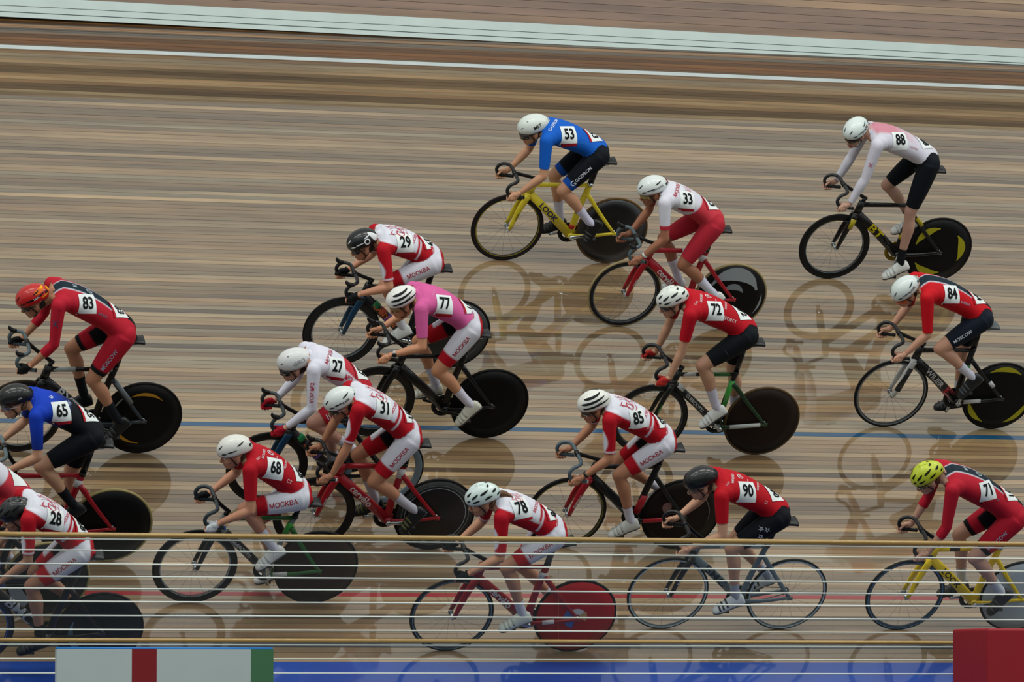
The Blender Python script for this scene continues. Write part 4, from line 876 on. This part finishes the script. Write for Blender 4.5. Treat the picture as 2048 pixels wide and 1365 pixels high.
# ------------------------------------------------------------------ inner fence and foreground boards
FY = -1.36
fence = bpy.data.objects.new('track_fence', None); COL.objects.link(fence); fence.location = (XM, FY, INFIELD_Z)
tag(fence, 'inner track fence with two varnished wooden rails, white wires and clear panel', 'fence')
def fz(py): return px_on_y(1024, py, FY).z-INFIELD_Z
HX = 6.6
def rail(name, z, r, m, rz=None): return MB().tube([(-HX, 0, z), (-HX*.5, 0, z+.0015), (0, 0, z), (HX*.5, 0, z-.001), (HX, 0, z)], r, rz or r, m=12, n=20).build(name, m, fence)
VARNISH = mat('#a58445', .4, coat=.5, vary=.3, scale=6)
rail('handrail', fz(1079), .019, VARNISH); rail('lower_rail', fz(1284), .016, VARNISH)
WIREM = mat('#d0d6d0', .45)
for py in (1087, 1109, 1135.5, 1160, 1183.5, 1208.5, 1236, 1263.5, 1292.5, 1320, 1348):
    rail('wire', fz(py), .0058, WIREM)
def clear_mat(name, tint, alpha, gloss):
    m = bpy.data.materials.new(name); m.use_nodes = True; nt = m.node_tree; nt.nodes.remove(nt.nodes['Principled BSDF']); out = nt.nodes['Material Output']
    tr = nt.nodes.new('ShaderNodeBsdfTransparent'); df = nt.nodes.new('ShaderNodeBsdfDiffuse'); df.inputs[0].default_value = L4(tint)
    gl = nt.nodes.new('ShaderNodeBsdfGlossy'); gl.inputs['Roughness'].default_value = .05; gl.inputs[0].default_value = (1, 1, 1, 1)
    a = nt.nodes.new('ShaderNodeMixShader'); b = nt.nodes.new('ShaderNodeMixShader'); fr = nt.nodes.new('ShaderNodeFresnel'); fr.inputs[0].default_value = 1.16
    nz = nt.nodes.new('ShaderNodeTexNoise'); nz.inputs['Scale'].default_value = 2; mu = nt.nodes.new('ShaderNodeMath'); mu.operation = 'MULTIPLY'; mu.inputs[1].default_value = alpha*2
    prev = mu.outputs[0]
    nt.links.new(nz.outputs['Fac'], mu.inputs[0]); nt.links.new(prev, a.inputs[0])
    nt.links.new(tr.outputs[0], a.inputs[1]); nt.links.new(df.outputs[0], a.inputs[2]); nt.links.new(fr.outputs[0], b.inputs[0]); nt.links.new(a.outputs[0], b.inputs[1]); nt.links.new(gl.outputs[0], b.inputs[2]); nt.links.new(b.outputs[0], out.inputs[0])
    return m
pz0, pz1 = .05, fz(1085)
PANEL = clear_mat('clear_panel', '#9fb0b4', .006, .1)
for k in range(6):
    w = 2*HX/6; MB().box((-HX+w*(k+.5), .03, (pz0+pz1)/2), (w/2-.0005, .002, (pz1-pz0)/2)).build('clear_panel', PANEL, fence, smooth=False)
for s in (-1, 1): MB().box((s*HX, .03, .7), (.025, .02, .7)).build('fence_post', plastic('#8a8f92'), fence, smooth=False)
# advertising board (white, red, white, green) and red padded block in front of the fence
AY = -2.2
def seg(px0, px1, pt): a = px_on_y(px0, pt, AY); b = px_on_y(px1, pt, AY); return a.x, b.x, a.z
bx0, bx1, bz = seg(112, 545, 1299)
board = bpy.data.objects.new('advertising_board', None); COL.objects.link(board); board.location = ((bx0+bx1)/2, AY, INFIELD_Z)
tag(board, 'white board with red and green panels and blue top edge before the fence', 'board')
hh = bz-INFIELD_Z
for px0, px1, c in ((112, 262, '#aebab9'), (262, 312, '#7a0714'), (312, 500, '#aebab9'), (500, 545, '#3a6a46')):
    a, b, _ = seg(px0, px1, 1299); MB().box(((a+b)/2-board.location.x, 0, hh/2), ((b-a)/2, .03, hh/2)).build('panel', mat(c, .6, vary=.1, scale=3), board, smooth=False)
MB().tube([(bx0-board.location.x, 0, hh+.004), (bx1-board.location.x, 0, hh+.004)], .012, m=10).build('top_edge', plastic('#1a6ab0'), board)
rx0, rx1, rz = seg(1950, 2200, 1258)
blk = MB(); h2 = (rz-INFIELD_Z)/2; blk.box((0, 0, h2), ((rx1-rx0)/2, .35, h2))
red = blk.build('padded_block', mat('#8e0818', .55, vary=.15, scale=3), smooth=False); red.location = ((rx0+rx1)/2, AY+.1, INFIELD_Z)
bv = red.modifiers.new('bevel', 'BEVEL'); bv.width = .02; bv.segments = 3
tag(red, 'large red padded block standing on the infield before the fence', 'block')
